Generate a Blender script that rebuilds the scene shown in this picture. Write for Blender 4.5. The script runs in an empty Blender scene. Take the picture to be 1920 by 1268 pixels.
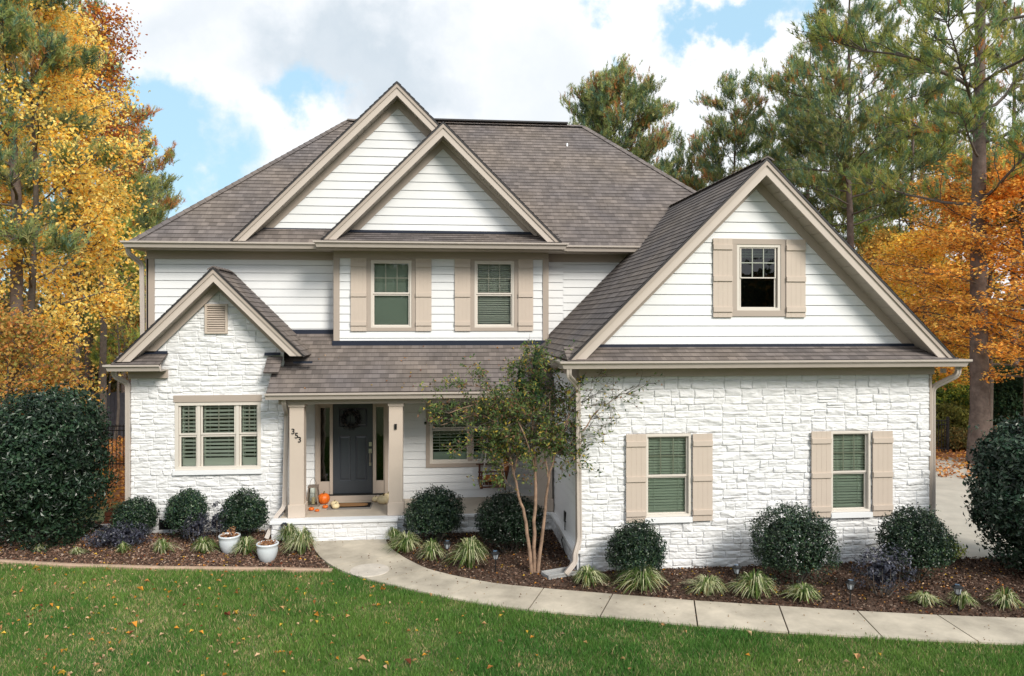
import bpy, math, random
import numpy as np
from mathutils import Vector, Matrix
R = math.radians
random.seed(7); rng = np.random.default_rng(11)
sc = bpy.context.scene
col = sc.collection

# ------------------------------------------------------------ camera, sky, sun, exposure
cam_d = bpy.data.cameras.new('camera'); cam = bpy.data.objects.new('camera', cam_d); col.objects.link(cam)
cam.location = (0, 0, 4.45); cam.rotation_euler = (R(90), 0, R(-5.71))
cam_d.sensor_width = 36; cam_d.lens = 36 * 1400 / 1920; cam_d.shift_y = -29 / 1920
cam_d.clip_start = .1; cam_d.clip_end = 3000
sc.camera = cam
sc.render.engine = 'CYCLES'
sc.view_settings.view_transform = 'Standard'; sc.view_settings.look = 'None'
sc.view_settings.gamma = 1; sc.view_settings.exposure = 0.92
SUN_EL, SUN_AZ = R(36), R(150)       # azimuth clockwise from +Y: behind the camera, to its right
W = bpy.data.worlds.new('World'); sc.world = W; W.use_nodes = True
nt = W.node_tree; N = nt.nodes; L = nt.links; N.clear()
def nd(t, **k):
    n = N.new(t)
    for a, b in k.items(): setattr(n, a, b)
    return n
out = nd('ShaderNodeOutputWorld')
sky = nd('ShaderNodeTexSky', sky_type='NISHITA', sun_disc=False, sun_elevation=SUN_EL, sun_rotation=SUN_AZ)
b1 = nd('ShaderNodeBackground'); b1.inputs[1].default_value = .13; L.new(sky.outputs[0], b1.inputs[0])
b2 = nd('ShaderNodeBackground'); b2.inputs[1].default_value = .64
tc = nd('ShaderNodeTexCoord'); 
nz = nd('ShaderNodeTexNoise'); nz.inputs['Scale'].default_value = 5.5; nz.inputs['Detail'].default_value = 9; nz.inputs['Roughness'].default_value = .58
L.new(tc.outputs['Generated'], nz.inputs['Vector'])
sb = nd('ShaderNodeVectorMath', operation='SUBTRACT'); L.new(nz.outputs['Color'], sb.inputs[0]); sb.inputs[1].default_value = (.5, .5, .5)
scl = nd('ShaderNodeVectorMath', operation='SCALE'); L.new(sb.outputs[0], scl.inputs[0]); scl.inputs['Scale'].default_value = .34
wd = nd('ShaderNodeVectorMath', operation='ADD'); L.new(tc.outputs['Generated'], wd.inputs[0]); L.new(scl.outputs[0], wd.inputs[1])
def math_(op, a, b=None, clamp=False):
    m = nd('ShaderNodeMath', operation=op, use_clamp=clamp)
    for i, x in enumerate((a, b)):
        if x is None: continue
        if isinstance(x, (int, float)): m.inputs[i].default_value = x
        else: L.new(x, m.inputs[i])
    return m.outputs[0]
def blob(az, el, r, soft, squash=1.0):      # soft patch of sky around a compass direction
    d = (math.sin(R(az)) * math.cos(R(el)), math.cos(R(az)) * math.cos(R(el)), math.sin(R(el)))
    s = nd('ShaderNodeVectorMath', operation='SUBTRACT'); L.new(wd.outputs[0], s.inputs[0]); s.inputs[1].default_value = d
    m = nd('ShaderNodeVectorMath', operation='MULTIPLY'); L.new(s.outputs[0], m.inputs[0]); m.inputs[1].default_value = (1, 1, squash)
    l = nd('ShaderNodeVectorMath', operation='LENGTH'); L.new(m.outputs[0], l.inputs[0])
    mr = nd('ShaderNodeMapRange', interpolation_type='SMOOTHSTEP'); L.new(l.outputs['Value'], mr.inputs[0])
    mr.inputs[1].default_value = r - soft; mr.inputs[2].default_value = r + soft; mr.inputs[3].default_value = 1; mr.inputs[4].default_value = 0
    return mr.outputs[0]
def mx(*a):
    r = a[0]
    for x in a[1:]: r = math_('MAXIMUM', r, x)
    return r
blue = mx(blob(-22, 10.5, .125, .022, 1.25), blob(-9.5, 17, .045, .02, 1.1), blob(-31, 7, .16, .03, 1.3), blob(-16.5, 12, .05, .03, 1.4), blob(11.2, 22.5, .045, .015), blob(22.5, 21, .06, .02, 2.4), blob(12.5, 20.2, .022, .012), blob(-60, 30, .3, .1), blob(60, 38, .3, .1), blob(150, 40, .5, .2), blob(5, 62, .3, .1))
lowhaze = nd('ShaderNodeBackground'); lowhaze.inputs[0].default_value = (.44, .69, .86, 1); lowhaze.inputs[1].default_value = .60
grey = mx(blob(-7, 19.5, .12, .09, 2.2), math_('MULTIPLY', blob(6, 15.5, .13, .1, 2.2), .35), math_('MULTIPLY', blob(-19, 20.5, .10, .09, 2), .5))
nz2 = nd('ShaderNodeTexNoise'); nz2.inputs['Scale'].default_value = 3.2; nz2.inputs['Detail'].default_value = 6; L.new(wd.outputs[0], nz2.inputs['Vector'])
g2 = nd('ShaderNodeMapRange'); L.new(nz2.outputs['Fac'], g2.inputs[0]); g2.inputs[1].default_value = .46; g2.inputs[2].default_value = .8; g2.inputs[3].default_value = 0; g2.inputs[4].default_value = .6
gr = math_('ADD', math_('MULTIPLY', grey, math_('ADD', .25, math_('MULTIPLY', nz2.outputs['Fac'], 1.0))), math_('MULTIPLY', g2.outputs[0], .38), True)
cm = nd('ShaderNodeMix', data_type='RGBA'); L.new(gr, cm.inputs[0]); cm.inputs[6].default_value = (.90, .915, .94, 1); cm.inputs[7].default_value = (.47, .56, .64, 1)
L.new(cm.outputs[2], b2.inputs[0])
mB = nd('ShaderNodeMixShader'); mB.inputs[0].default_value = .85; L.new(b1.outputs[0], mB.inputs[1]); L.new(lowhaze.outputs[0], mB.inputs[2])
mS = nd('ShaderNodeMixShader'); L.new(blue, mS.inputs[0]); L.new(b2.outputs[0], mS.inputs[1]); L.new(mB.outputs[0], mS.inputs[2])
L.new(mS.outputs[0], out.inputs[0])
sd = bpy.data.lights.new('sun', 'SUN'); sun = bpy.data.objects.new('sun', sd); col.objects.link(sun)
sd.energy = 2.1; sd.angle = R(20); sd.color = (1, .93, .82)
sv = Vector((math.sin(SUN_AZ) * math.cos(SUN_EL), math.cos(SUN_AZ) * math.cos(SUN_EL), math.sin(SUN_EL)))
sun.rotation_euler = sv.to_track_quat('Z', 'Y').to_euler(); sun.location = (10, -20, 30)

# ------------------------------------------------------------ object helpers
def setp(o, label=None, cat=None, group=None, kind=None):
    if label: o['label'] = label
    if cat: o['category'] = cat
    if group: o['group'] = group
    if kind: o['kind'] = kind
    return o
def empty(name, loc, label=None, cat=None, group=None, rz=0):
    o = bpy.data.objects.new(name, None); o.empty_display_size = .2; o.location = loc; o.rotation_euler = (0, 0, rz); col.objects.link(o)
    return setp(o, label, cat, group)
def copy_thing(src, loc, rz=0, s=1, label=None):
    c = src.copy(); col.objects.link(c); c.location = loc; c.rotation_euler = (0, 0, rz); c.scale = (s, s, s) if not isinstance(s, tuple) else s
    if label: c['label'] = label
    for ch in list(src.children):
        d = ch.copy(); col.objects.link(d); d.parent = c
        for g in list(ch.children):
            e = g.copy(); col.objects.link(e); e.parent = d
    return c
def frame_of(n):
    n = n.normalized()
    if abs(n.z) > .999: u = Vector((1, 0, 0)); v = n.cross(u); return u, v, n
    v = (Vector((0, 0, 1)) - n * n.z).normalized(); u = v.cross(n)
    return u, v, n
def newell(P):
    n = Vector((0, 0, 0))
    for i in range(len(P)):
        a, b = P[i], P[(i + 1) % len(P)]
        n += Vector(((a.y - b.y) * (a.z + b.z), (a.z - b.z) * (a.x + b.x), (a.x - b.x) * (a.y + b.y)))
    return n
def clip(poly, k, lim, keep_above):
    r = []
    for i in range(len(poly)):
        a, b = poly[i], poly[(i + 1) % len(poly)]
        da, db = a[k] - lim, b[k] - lim
        if not keep_above: da, db = -da, -db
        if da >= -1e-9: r.append(a)
        if (da > 1e-9 and db < -1e-9) or (da < -1e-9 and db > 1e-9):
            t = da / (da - db); r.append(tuple(a[j] + (b[j] - a[j]) * t for j in range(2)))
    return r if len(r) > 2 else []
def carve(poly, holes):
    cells = [poly]
    for (x0, z0, x1, z1) in holes:
        nxt = []
        for c in cells:
            nxt.append(clip(c, 0, x0, False)); nxt.append(clip(c, 0, x1, True))
            m = clip(clip(c, 0, x0, True) or [], 0, x1, False) if clip(c, 0, x0, True) else []
            if m: nxt.append(clip(m, 1, z0, False)); nxt.append(clip(m, 1, z1, True))
        cells = [c for c in nxt if c]
    return cells
class MB:
    def __init__(s): s.v = []; s.f = []; s.uv = []
    def face(s, P, uvs=None):
        i = len(s.v); P = [Vector(p) for p in P]; s.v += P; s.f.append(tuple(range(i, i + len(P))))
        if uvs is None:
            n = newell(P)
            if n.length < 1e-12: n = Vector((0, 0, 1))
            u, v, n = frame_of(n); uvs = [(p.dot(u), p.dot(v)) for p in P]
        s.uv += list(uvs); return s
    def box(s, x0, x1, y0, y1, z0, z1):
        a = [(x0, y0, z0), (x1, y0, z0), (x1, y1, z0), (x0, y1, z0), (x0, y0, z1), (x1, y0, z1), (x1, y1, z1), (x0, y1, z1)]
        for q in ((0, 1, 5, 4), (1, 2, 6, 5), (2, 3, 7, 6), (3, 0, 4, 7), (4, 5, 6, 7), (3, 2, 1, 0)): s.face([a[i] for i in q])
        return s
    def prism(s, P, d):                       # polygon swept by vector d
        P = [Vector(p) for p in P]; d = Vector(d)
        if newell(P).dot(d) > 0: P = P[::-1]
        Q = [p + d for p in P]; s.face(P); s.face(Q[::-1])
        for i in range(len(P)):
            j = (i + 1) % len(P); s.face([P[i], Q[i], Q[j], P[j]])
        return s
    def ring(s, x0, x1, z0, z1, w, y0, y1, wb=None, wt=None):      # picture frame in the XZ plane
        wb = w if wb is None else wb; wt = w if wt is None else wt
        s.box(x0, x1, y0, y1, z1 - wt, z1); s.box(x0, x1, y0, y1, z0, z0 + wb)
        s.box(x0, x0 + w, y0 + .001, y1 - .001, z0 + wb, z1 - wt); s.box(x1 - w, x1, y0 + .001, y1 - .001, z0 + wb, z1 - wt)
        return s
    def sweep(s, pts, prof, caps=True, up=Vector((0, 0, 1))):   # closed profile [(a,b)] or per-point list along a polyline
        pts = [Vector(p) for p in pts]; n = len(pts); rings = []
        ref = None
        for i, p in enumerate(pts):
            t = (pts[min(i + 1, n - 1)] - pts[max(i - 1, 0)]).normalized()
            if ref is None:
                ref = up if abs(t.dot(up)) < .95 else Vector((0, 1, 0))
            a = (ref - t * ref.dot(t))
            a = a.normalized() if a.length > 1e-6 else Vector((1, 0, 0)); b = t.cross(a); ref = a
            pr = prof[i] if isinstance(prof[0][0], (tuple, list)) else prof
            rings.append([p + b * q[0] + a * q[1] for q in pr])
        base = len(s.v); k = len(rings[0]); d = 0
        for i, r in enumerate(rings): s.v += r
        for i in range(n - 1):
            seg = (pts[i + 1] - pts[i]).length
            for j in range(k):
                j2 = (j + 1) % k
                s.f.append((base + i * k + j, base + i * k + j2, base + (i + 1) * k + j2, base + (i + 1) * k + j))
                s.uv += [(j / k, d), ((j + 1) / k, d), ((j + 1) / k, d + seg), (j / k, d + seg)]
            d += seg
        if caps:
            s.f.append(tuple(base + j for j in range(k))[::-1]); s.uv += [(0, 0)] * k
            s.f.append(tuple(base + (n - 1) * k + j for j in range(k))); s.uv += [(0, 0)] * k
        return s
    def tube(s, pts, rad, k=8):
        if not isinstance(rad, (list, tuple)): rad = [rad] * len(pts)
        return s.sweep(pts, [[(math.cos(2 * math.pi * j / k) * r, math.sin(2 * math.pi * j / k) * r) for j in range(k)] for r in rad])
    def lathe(s, prof, c=(0, 0, 0), k=24, ripple=None):
        c = Vector(c); base = len(s.v)
        for (r, z) in prof:
            for j in range(k):
                a = 2 * math.pi * j / k; rr = r * (ripple(a) if ripple else 1)
                s.v.append(c + Vector((rr * math.cos(a), rr * math.sin(a), z)))
        for i in range(len(prof) - 1):
            for j in range(k):
                j2 = (j + 1) % k
                s.f.append((base + i * k + j, base + i * k + j2, base + (i + 1) * k + j2, base + (i + 1) * k + j)); s.uv += [(j / k, i), (j / k, i), (j / k, i + 1), (j / k, i + 1)]
        return s
    def lapped(s, P, ex, lip, base=.002, skip=None, gap=0):
        """boards or shingle courses: each course tilts out at its lower edge, with a real butt edge"""
        P = [Vector(p) for p in P]; u, v, n = frame_of(newell(P)); o = min(P, key=lambda p: p.dot(v)); o = o - u * o.dot(u)
        p2 = [((p - o).dot(u), (p - o).dot(v)) for p in P]
        cells = carve(p2, skip) if skip else [p2]
        for c in cells:
            lo = min(q[1] for q in c); hi = max(q[1] for q in c)
            for k in range(int(math.floor(lo / ex + 1e-6)), int(math.ceil(hi / ex))):
                v0, v1 = k * ex, (k + 1) * ex
                b = clip(clip(c, 1, v0, True), 1, v1 - gap, False) if clip(c, 1, v0, True) else []
                if not b: continue
                f = lambda q: o + u * q[0] + v * q[1] + n * (base + lip * (1 - (q[1] - v0) / ex))
                s.face([f(q) for q in b], [tuple(q) for q in b])
                for i in range(len(b)):
                    q, r = b[i], b[(i + 1) % len(b)]
                    if abs(q[1] - v0) < 1e-5 and abs(r[1] - v0) < 1e-5 and abs(q[0] - r[0]) > 1e-5:
                        g = lambda q: o + u * q[0] + v * q[1]
                        s.face([g(q), g(r), f(r), f(q)], [(0, -.001)] * 4)
        return s
    def build(s, name, mat, parent=None, smooth=False, bevel=0, **k):
        me = bpy.data.meshes.new(name)
        me.from_pydata([tuple(p) for p in s.v], [], s.f)
        uvl = me.uv_layers.new(name='UVMap'); uvl.data.foreach_set('uv', np.array(s.uv, dtype=np.float32).ravel())
        me.materials.append(mat)
        if smooth: me.polygons.foreach_set('use_smooth', [True] * len(me.polygons))
        me.update(); o = bpy.data.objects.new(name, me); col.objects.link(o)
        if parent is not None: o.parent = parent; o.location = -parent.location if k.pop('world', False) else (0, 0, 0)
        k.pop('world', None)
        if bevel:
            # merge doubled corners so the bevel can round them
            bv = o.modifiers.new('weld', 'WELD'); bv.merge_threshold = .0002
            bv = o.modifiers.new('bevel', 'BEVEL'); bv.width = bevel; bv.segments = 2; bv.limit_method = 'ANGLE'; bv.angle_limit = R(40)
        return setp(o, **k)
def npmesh(name, V, F, mat, parent=None, C=None, smooth=False, uv=None, **k):
    """fast mesh from arrays; F is (m,3) or (m,4); C per-vertex colours"""
    V = np.asarray(V, np.float32); F = np.asarray(F, np.int32); me = bpy.data.meshes.new(name); m, q = F.shape
    me.vertices.add(len(V)); me.vertices.foreach_set('co', V.ravel())
    me.loops.add(m * q); me.loops.foreach_set('vertex_index', F.ravel())
    me.polygons.add(m); me.polygons.foreach_set('loop_start', np.arange(0, m * q, q, dtype=np.int32)); me.polygons.foreach_set('loop_total', np.full(m, q, np.int32))
    me.polygons.foreach_set('use_smooth', np.full(m, smooth, bool))
    if C is not None:
        C = np.asarray(C, np.float32); ca = me.color_attributes.new('Col', 'FLOAT_COLOR', 'POINT')
        ca.data.foreach_set('color', np.concatenate([C, np.ones((len(C), 1), np.float32)], 1).ravel())
    me.materials.append(mat); me.update(calc_edges=True); me.validate()
    o = bpy.data.objects.new(name, me); col.objects.link(o)
    if parent is not None: o.parent = parent
    return setp(o, **k)

# ------------------------------------------------------------ materials
def mat(name, color=(.5, .5, .5), rough=.6, spec=.3, metal=0, noise=0, nscale=6, bump=0, bscale=60, coat=0):
    m = bpy.data.materials.new(name); m.use_nodes = True; t = m.node_tree; b = t.nodes['Principled BSDF']
    b.inputs['Base Color'].default_value = (*color, 1); b.inputs['Roughness'].default_value = rough; b.inputs['Metallic'].default_value = metal
    b.inputs['Specular IOR Level'].default_value = spec; b.inputs['Coat Weight'].default_value = coat
    tc = t.nodes.new('ShaderNodeTexCoord')
    if noise:
        n = t.nodes.new('ShaderNodeTexNoise'); n.inputs['Scale'].default_value = nscale; n.inputs['Detail'].default_value = 7; n.inputs['Roughness'].default_value = .65
        t.links.new(tc.outputs['Object'], n.inputs['Vector'])
        r = t.nodes.new('ShaderNodeValToRGB'); r.color_ramp.elements[0].position = .3; r.color_ramp.elements[1].position = .7
        r.color_ramp.elements[0].color = (*[c * (1 - noise) for c in color], 1); r.color_ramp.elements[1].color = (*[min(1, c * (1 + noise * .6)) for c in color], 1)
        t.links.new(n.outputs['Fac'], r.inputs[0]); t.links.new(r.outputs[0], b.inputs['Base Color'])
    if bump:
        n = t.nodes.new('ShaderNodeTexNoise'); n.inputs['Scale'].default_value = bscale; n.inputs['Detail'].default_value = 5; t.links.new(tc.outputs['Object'], n.inputs['Vector'])
        bp = t.nodes.new('ShaderNodeBump'); bp.inputs['Strength'].default_value = bump; bp.inputs['Distance'].default_value = .01
        t.links.new(n.outputs['Fac'], bp.inputs['Height']); t.links.new(bp.outputs[0], b.inputs['Normal'])
    return m
def leafmat(name, trans=.35, rough=.5, spec=.25, gain=1.0):
    m = bpy.data.materials.new(name); m.use_nodes = True; t = m.node_tree; b = t.nodes['Principled BSDF']; o = t.nodes['Material Output']
    a = t.nodes.new('ShaderNodeAttribute'); a.attribute_name = 'Col'
    b.inputs['Roughness'].default_value = rough; b.inputs['Specular IOR Level'].default_value = spec
    t.links.new(a.outputs['Color'], b.inputs['Base Color'])
    if trans:
        tr = t.nodes.new('ShaderNodeBsdfTranslucent'); t.links.new(a.outputs['Color'], tr.inputs[0]); mx = t.nodes.new('ShaderNodeMixShader'); mx.inputs[0].default_value = trans
        t.links.new(b.outputs[0], mx.inputs[1]); t.links.new(tr.outputs[0], mx.inputs[2]); t.links.new(mx.outputs[0], o.inputs[0])
    return m
def shingle_mat():
    m = bpy.data.materials.new('asphalt_shingles'); m.use_nodes = True; t = m.node_tree; b = t.nodes['Principled BSDF']; n_ = t.nodes.new; l = t.links.new
    uv = n_('ShaderNodeUVMap'); uv.uv_map = 'UVMap'
    def brick(w, off, fr):
        k = n_('ShaderNodeTexBrick'); k.offset = off; k.offset_frequency = fr; k.inputs['Scale'].default_value = 1; k.inputs['Brick Width'].default_value = w
        k.inputs['Row Height'].default_value = .143; k.inputs['Mortar Size'].default_value = .0015; k.inputs['Mortar Smooth'].default_value = .2; l(uv.outputs[0], k.inputs['Vector']); return k
    k1 = brick(.17, .37, 2); k2 = brick(.105, .61, 3)
    k1.inputs['Color1'].default_value = (.135, .120, .113, 1); k1.inputs['Color2'].default_value = (.200, .177, .167, 1); k1.inputs['Mortar'].default_value = (.05, .043, .041, 1)
    k2.inputs['Color1'].default_value = (.62, .60, .60, 1); k2.inputs['Color2'].default_value = (1.2, 1.17, 1.15, 1); k2.inputs['Mortar'].default_value = (.85, .85, .85, 1)
    mu = n_('ShaderNodeMix'); mu.data_type = 'RGBA'; mu.blend_type = 'MULTIPLY'; mu.inputs[0].default_value = .45; l(k1.outputs['Color'], mu.inputs[6]); l(k2.outputs['Color'], mu.inputs[7])
    tc = n_('ShaderNodeTexCoord'); ns = n_('ShaderNodeTexNoise'); ns.inputs['Scale'].default_value = .7; ns.inputs['Detail'].default_value = 6; l(tc.outputs['Object'], ns.inputs['Vector'])
    cr = n_('ShaderNodeValToRGB'); cr.color_ramp.elements[0].position = .35; cr.color_ramp.elements[1].position = .68; cr.color_ramp.elements[0].color = (.86, .86, .90, 1); cr.color_ramp.elements[1].color = (1.14, 1.08, 1.0, 1); l(ns.outputs['Fac'], cr.inputs[0])
    m2 = n_('ShaderNodeMix'); m2.data_type = 'RGBA'; m2.blend_type = 'MULTIPLY'; m2.inputs[0].default_value = 1; l(mu.outputs[2], m2.inputs[6]); l(cr.outputs[0], m2.inputs[7])
    gr = n_('ShaderNodeTexNoise'); gr.inputs['Scale'].default_value = 160; gr.inputs['Detail'].default_value = 3; l(tc.outputs['Object'], gr.inputs['Vector'])
    bp = n_('ShaderNodeBump'); bp.inputs['Strength'].default_value = .5; bp.inputs['Distance'].default_value = .004; l(gr.outputs['Fac'], bp.inputs['Height']); l(bp.outputs[0], b.inputs['Normal'])
    l(m2.outputs[2], b.inputs['Base Color']); b.inputs['Roughness'].default_value = .9; b.inputs['Specular IOR Level'].default_value = .2
    return m
def glass_mat(name, tint, refl=.10):
    m = bpy.data.materials.new(name); m.use_nodes = True; t = m.node_tree; t.nodes.clear(); n_ = t.nodes.new; l = t.links.new
    o = n_('ShaderNodeOutputMaterial'); tr = n_('ShaderNodeBsdfTransparent'); tr.inputs[0].default_value = (*tint, 1); g = n_('ShaderNodeBsdfGlossy'); g.inputs['Roughness'].default_value = .02; tx = n_('ShaderNodeTexCoord'); wv = n_('ShaderNodeTexNoise'); wv.inputs['Scale'].default_value = 2.2; l(tx.outputs['Object'], wv.inputs['Vector']); wb = n_('ShaderNodeBump'); wb.inputs['Strength'].default_value = .25; wb.inputs['Distance'].default_value = .03; l(wv.outputs['Fac'], wb.inputs['Height']); l(wb.outputs[0], g.inputs['Normal'])
    lw = n_('ShaderNodeFresnel'); lw.inputs['IOR'].default_value = 1.5; ad = n_('ShaderNodeMath'); ad.operation = 'ADD'; ad.inputs[1].default_value = refl - .04; l(lw.outputs[0], ad.inputs[0])
    mx = n_('ShaderNodeMixShader'); l(ad.outputs[0], mx.inputs[0]); l(tr.outputs[0], mx.inputs[1]); l(g.outputs[0], mx.inputs[2]); l(mx.outputs[0], o.inputs[0]); return m
M = dict(
    siding=mat('painted_siding', (.76, .77, .785), .45, .35, noise=.05, nscale=1.1, bump=.05, bscale=40),
    stone=mat('painted_ledgestone', (.74, .74, .75), .6, .3, noise=.05, nscale=3.5, bump=.35, bscale=45),
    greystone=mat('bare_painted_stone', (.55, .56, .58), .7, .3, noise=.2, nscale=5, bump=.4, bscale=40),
    trim=mat('taupe_trim_paint', (.41, .345, .295), .45, .35, noise=.03, nscale=2),
    rake=mat('beige_rake_paint', (.53, .46, .405), .45, .35, noise=.03, nscale=2),
    shutter=mat('beige_shutter_paint', (.55, .465, .395), .45, .35, noise=.03, nscale=3),
    gutter=mat('beige_gutter_enamel', (.49, .43, .385), .3, .5, noise=.05, nscale=5),
    sash=mat('cream_vinyl', (.66, .61, .55), .35, .4),
    soffit=mat('vented_soffit', (.42, .37, .32), .6, .2),
    roof=shingle_mat(),
    flash=mat('dark_flashing', (.018, .023, .04), .5, .3), edge=mat('dark_drip_edge', (.03, .028, .03), .5, .4),
    soft_glass=glass_mat('pale_green_glass', (.86, .885, .845), .10), glass=glass_mat('green_tinted_glass', (.79, .86, .79), .07), clear_glass=glass_mat('clear_glass', (.90, .94, .90), .07), dark_glass=glass_mat('dark_glass', (.3, .35, .32), .08),
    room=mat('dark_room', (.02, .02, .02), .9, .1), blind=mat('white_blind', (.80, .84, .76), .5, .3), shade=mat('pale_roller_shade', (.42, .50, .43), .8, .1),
    door=mat('slate_blue_door', (.036, .042, .052), .33, .5), metal=mat('brushed_nickel', (.55, .52, .47), .3, .5, metal=1), black=mat('black_metal', (.012, .012, .013), .45, .4),
    porch=mat('porch_concrete', (.52, .45, .37), .6, .3, noise=.12, nscale=2.5, bump=.2), whitecap=mat('white_painted_cap', (.78, .79, .81), .5, .3, noise=.04, nscale=4),
    concrete=mat('pale_concrete', (.44, .405, .35), .8, .2, noise=.16, nscale=1.6, bump=.3, bscale=90), brickcurb=mat('tan_curb', (.42, .30, .22), .85, .15, noise=.25, nscale=9, bump=.4),
    swing=mat('stained_swing_wood', (.10, .035, .02), .5, .4, noise=.3, nscale=12), bark=mat('pine_bark', (.15, .115, .10), .95, .1, noise=.45, nscale=5, bump=1.0, bscale=14),
    dimgrille=mat('grey_green_grille', (.36, .38, .33), .4, .3), palebark=mat('smooth_tan_bark', (.31, .205, .145), .75, .2, noise=.55, nscale=6, bump=.3, bscale=30), greybark=mat('grey_bark', (.13, .11, .095), .9, .1, noise=.3, nscale=8, bump=.6, bscale=20),
    leaf=leafmat('autumn_leaves', .5, .55), needle=leafmat('pine_needles', .38, .6, .2), shrub=leafmat('glossy_shrub_leaves', .12, .33, .42), blade=leafmat('strap_blades', .3, .45, .3),
    grass=leafmat('grass_blades', .3, .6, .15), chips=leafmat('mulch_chips', 0, .9, .15), dry=leafmat('dry_leaves', .2, .7, .15),
    pumpkin=mat('orange_pumpkin', (.72, .15, .015), .45, .4, noise=.15, nscale=12), cream=mat('cream_pumpkin', (.75, .62, .38), .5, .35, noise=.1, nscale=10), stem=mat('pumpkin_stem', (.16, .12, .05), .8, .2),
    pot=mat('white_glazed_ceramic', (.62, .66, .70), .2, .5, noise=.06, nscale=6, coat=.4), soil=mat('potting_soil', (.06, .035, .025), .95, .1, noise=.4, nscale=40, bump=1, bscale=60),
    rubber=mat('black_rubber_mat', (.015, .013, .012), .9, .1, bump=.5, bscale=200), coir=mat('tan_coir', (.34, .19, .09), .95, .1, noise=.3, nscale=60, bump=1, bscale=300), rug=mat('grey_rug', (.26, .24, .22), .95, .1, noise=.2, nscale=40),
    oldwood=mat('weathered_wood', (.22, .18, .15), .85, .15, noise=.3, nscale=14, bump=.4), slab=mat('grey_splash_concrete', (.32, .32, .32), .85, .15, noise=.2, nscale=8, bump=.3),
    lampglass=mat('smoky_lantern_glass', (.35, .38, .42), .15, .5), solar=mat('solar_cell', (.10, .16, .24), .12, .6), rope=mat('pale_rope', (.55, .52, .48), .8, .2), cushion=mat('orange_cushion_fabric', (.45, .17, .06), .9, .1, noise=.3, nscale=30),
    tape=mat('grey_plastic', (.35, .35, .36), .5, .4), fence=mat('black_fence_paint', (.012, .012, .014), .4, .4), darkfence=mat('dark_board_fence', (.05, .05, .06), .8, .2, noise=.3, nscale=6),
)

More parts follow.
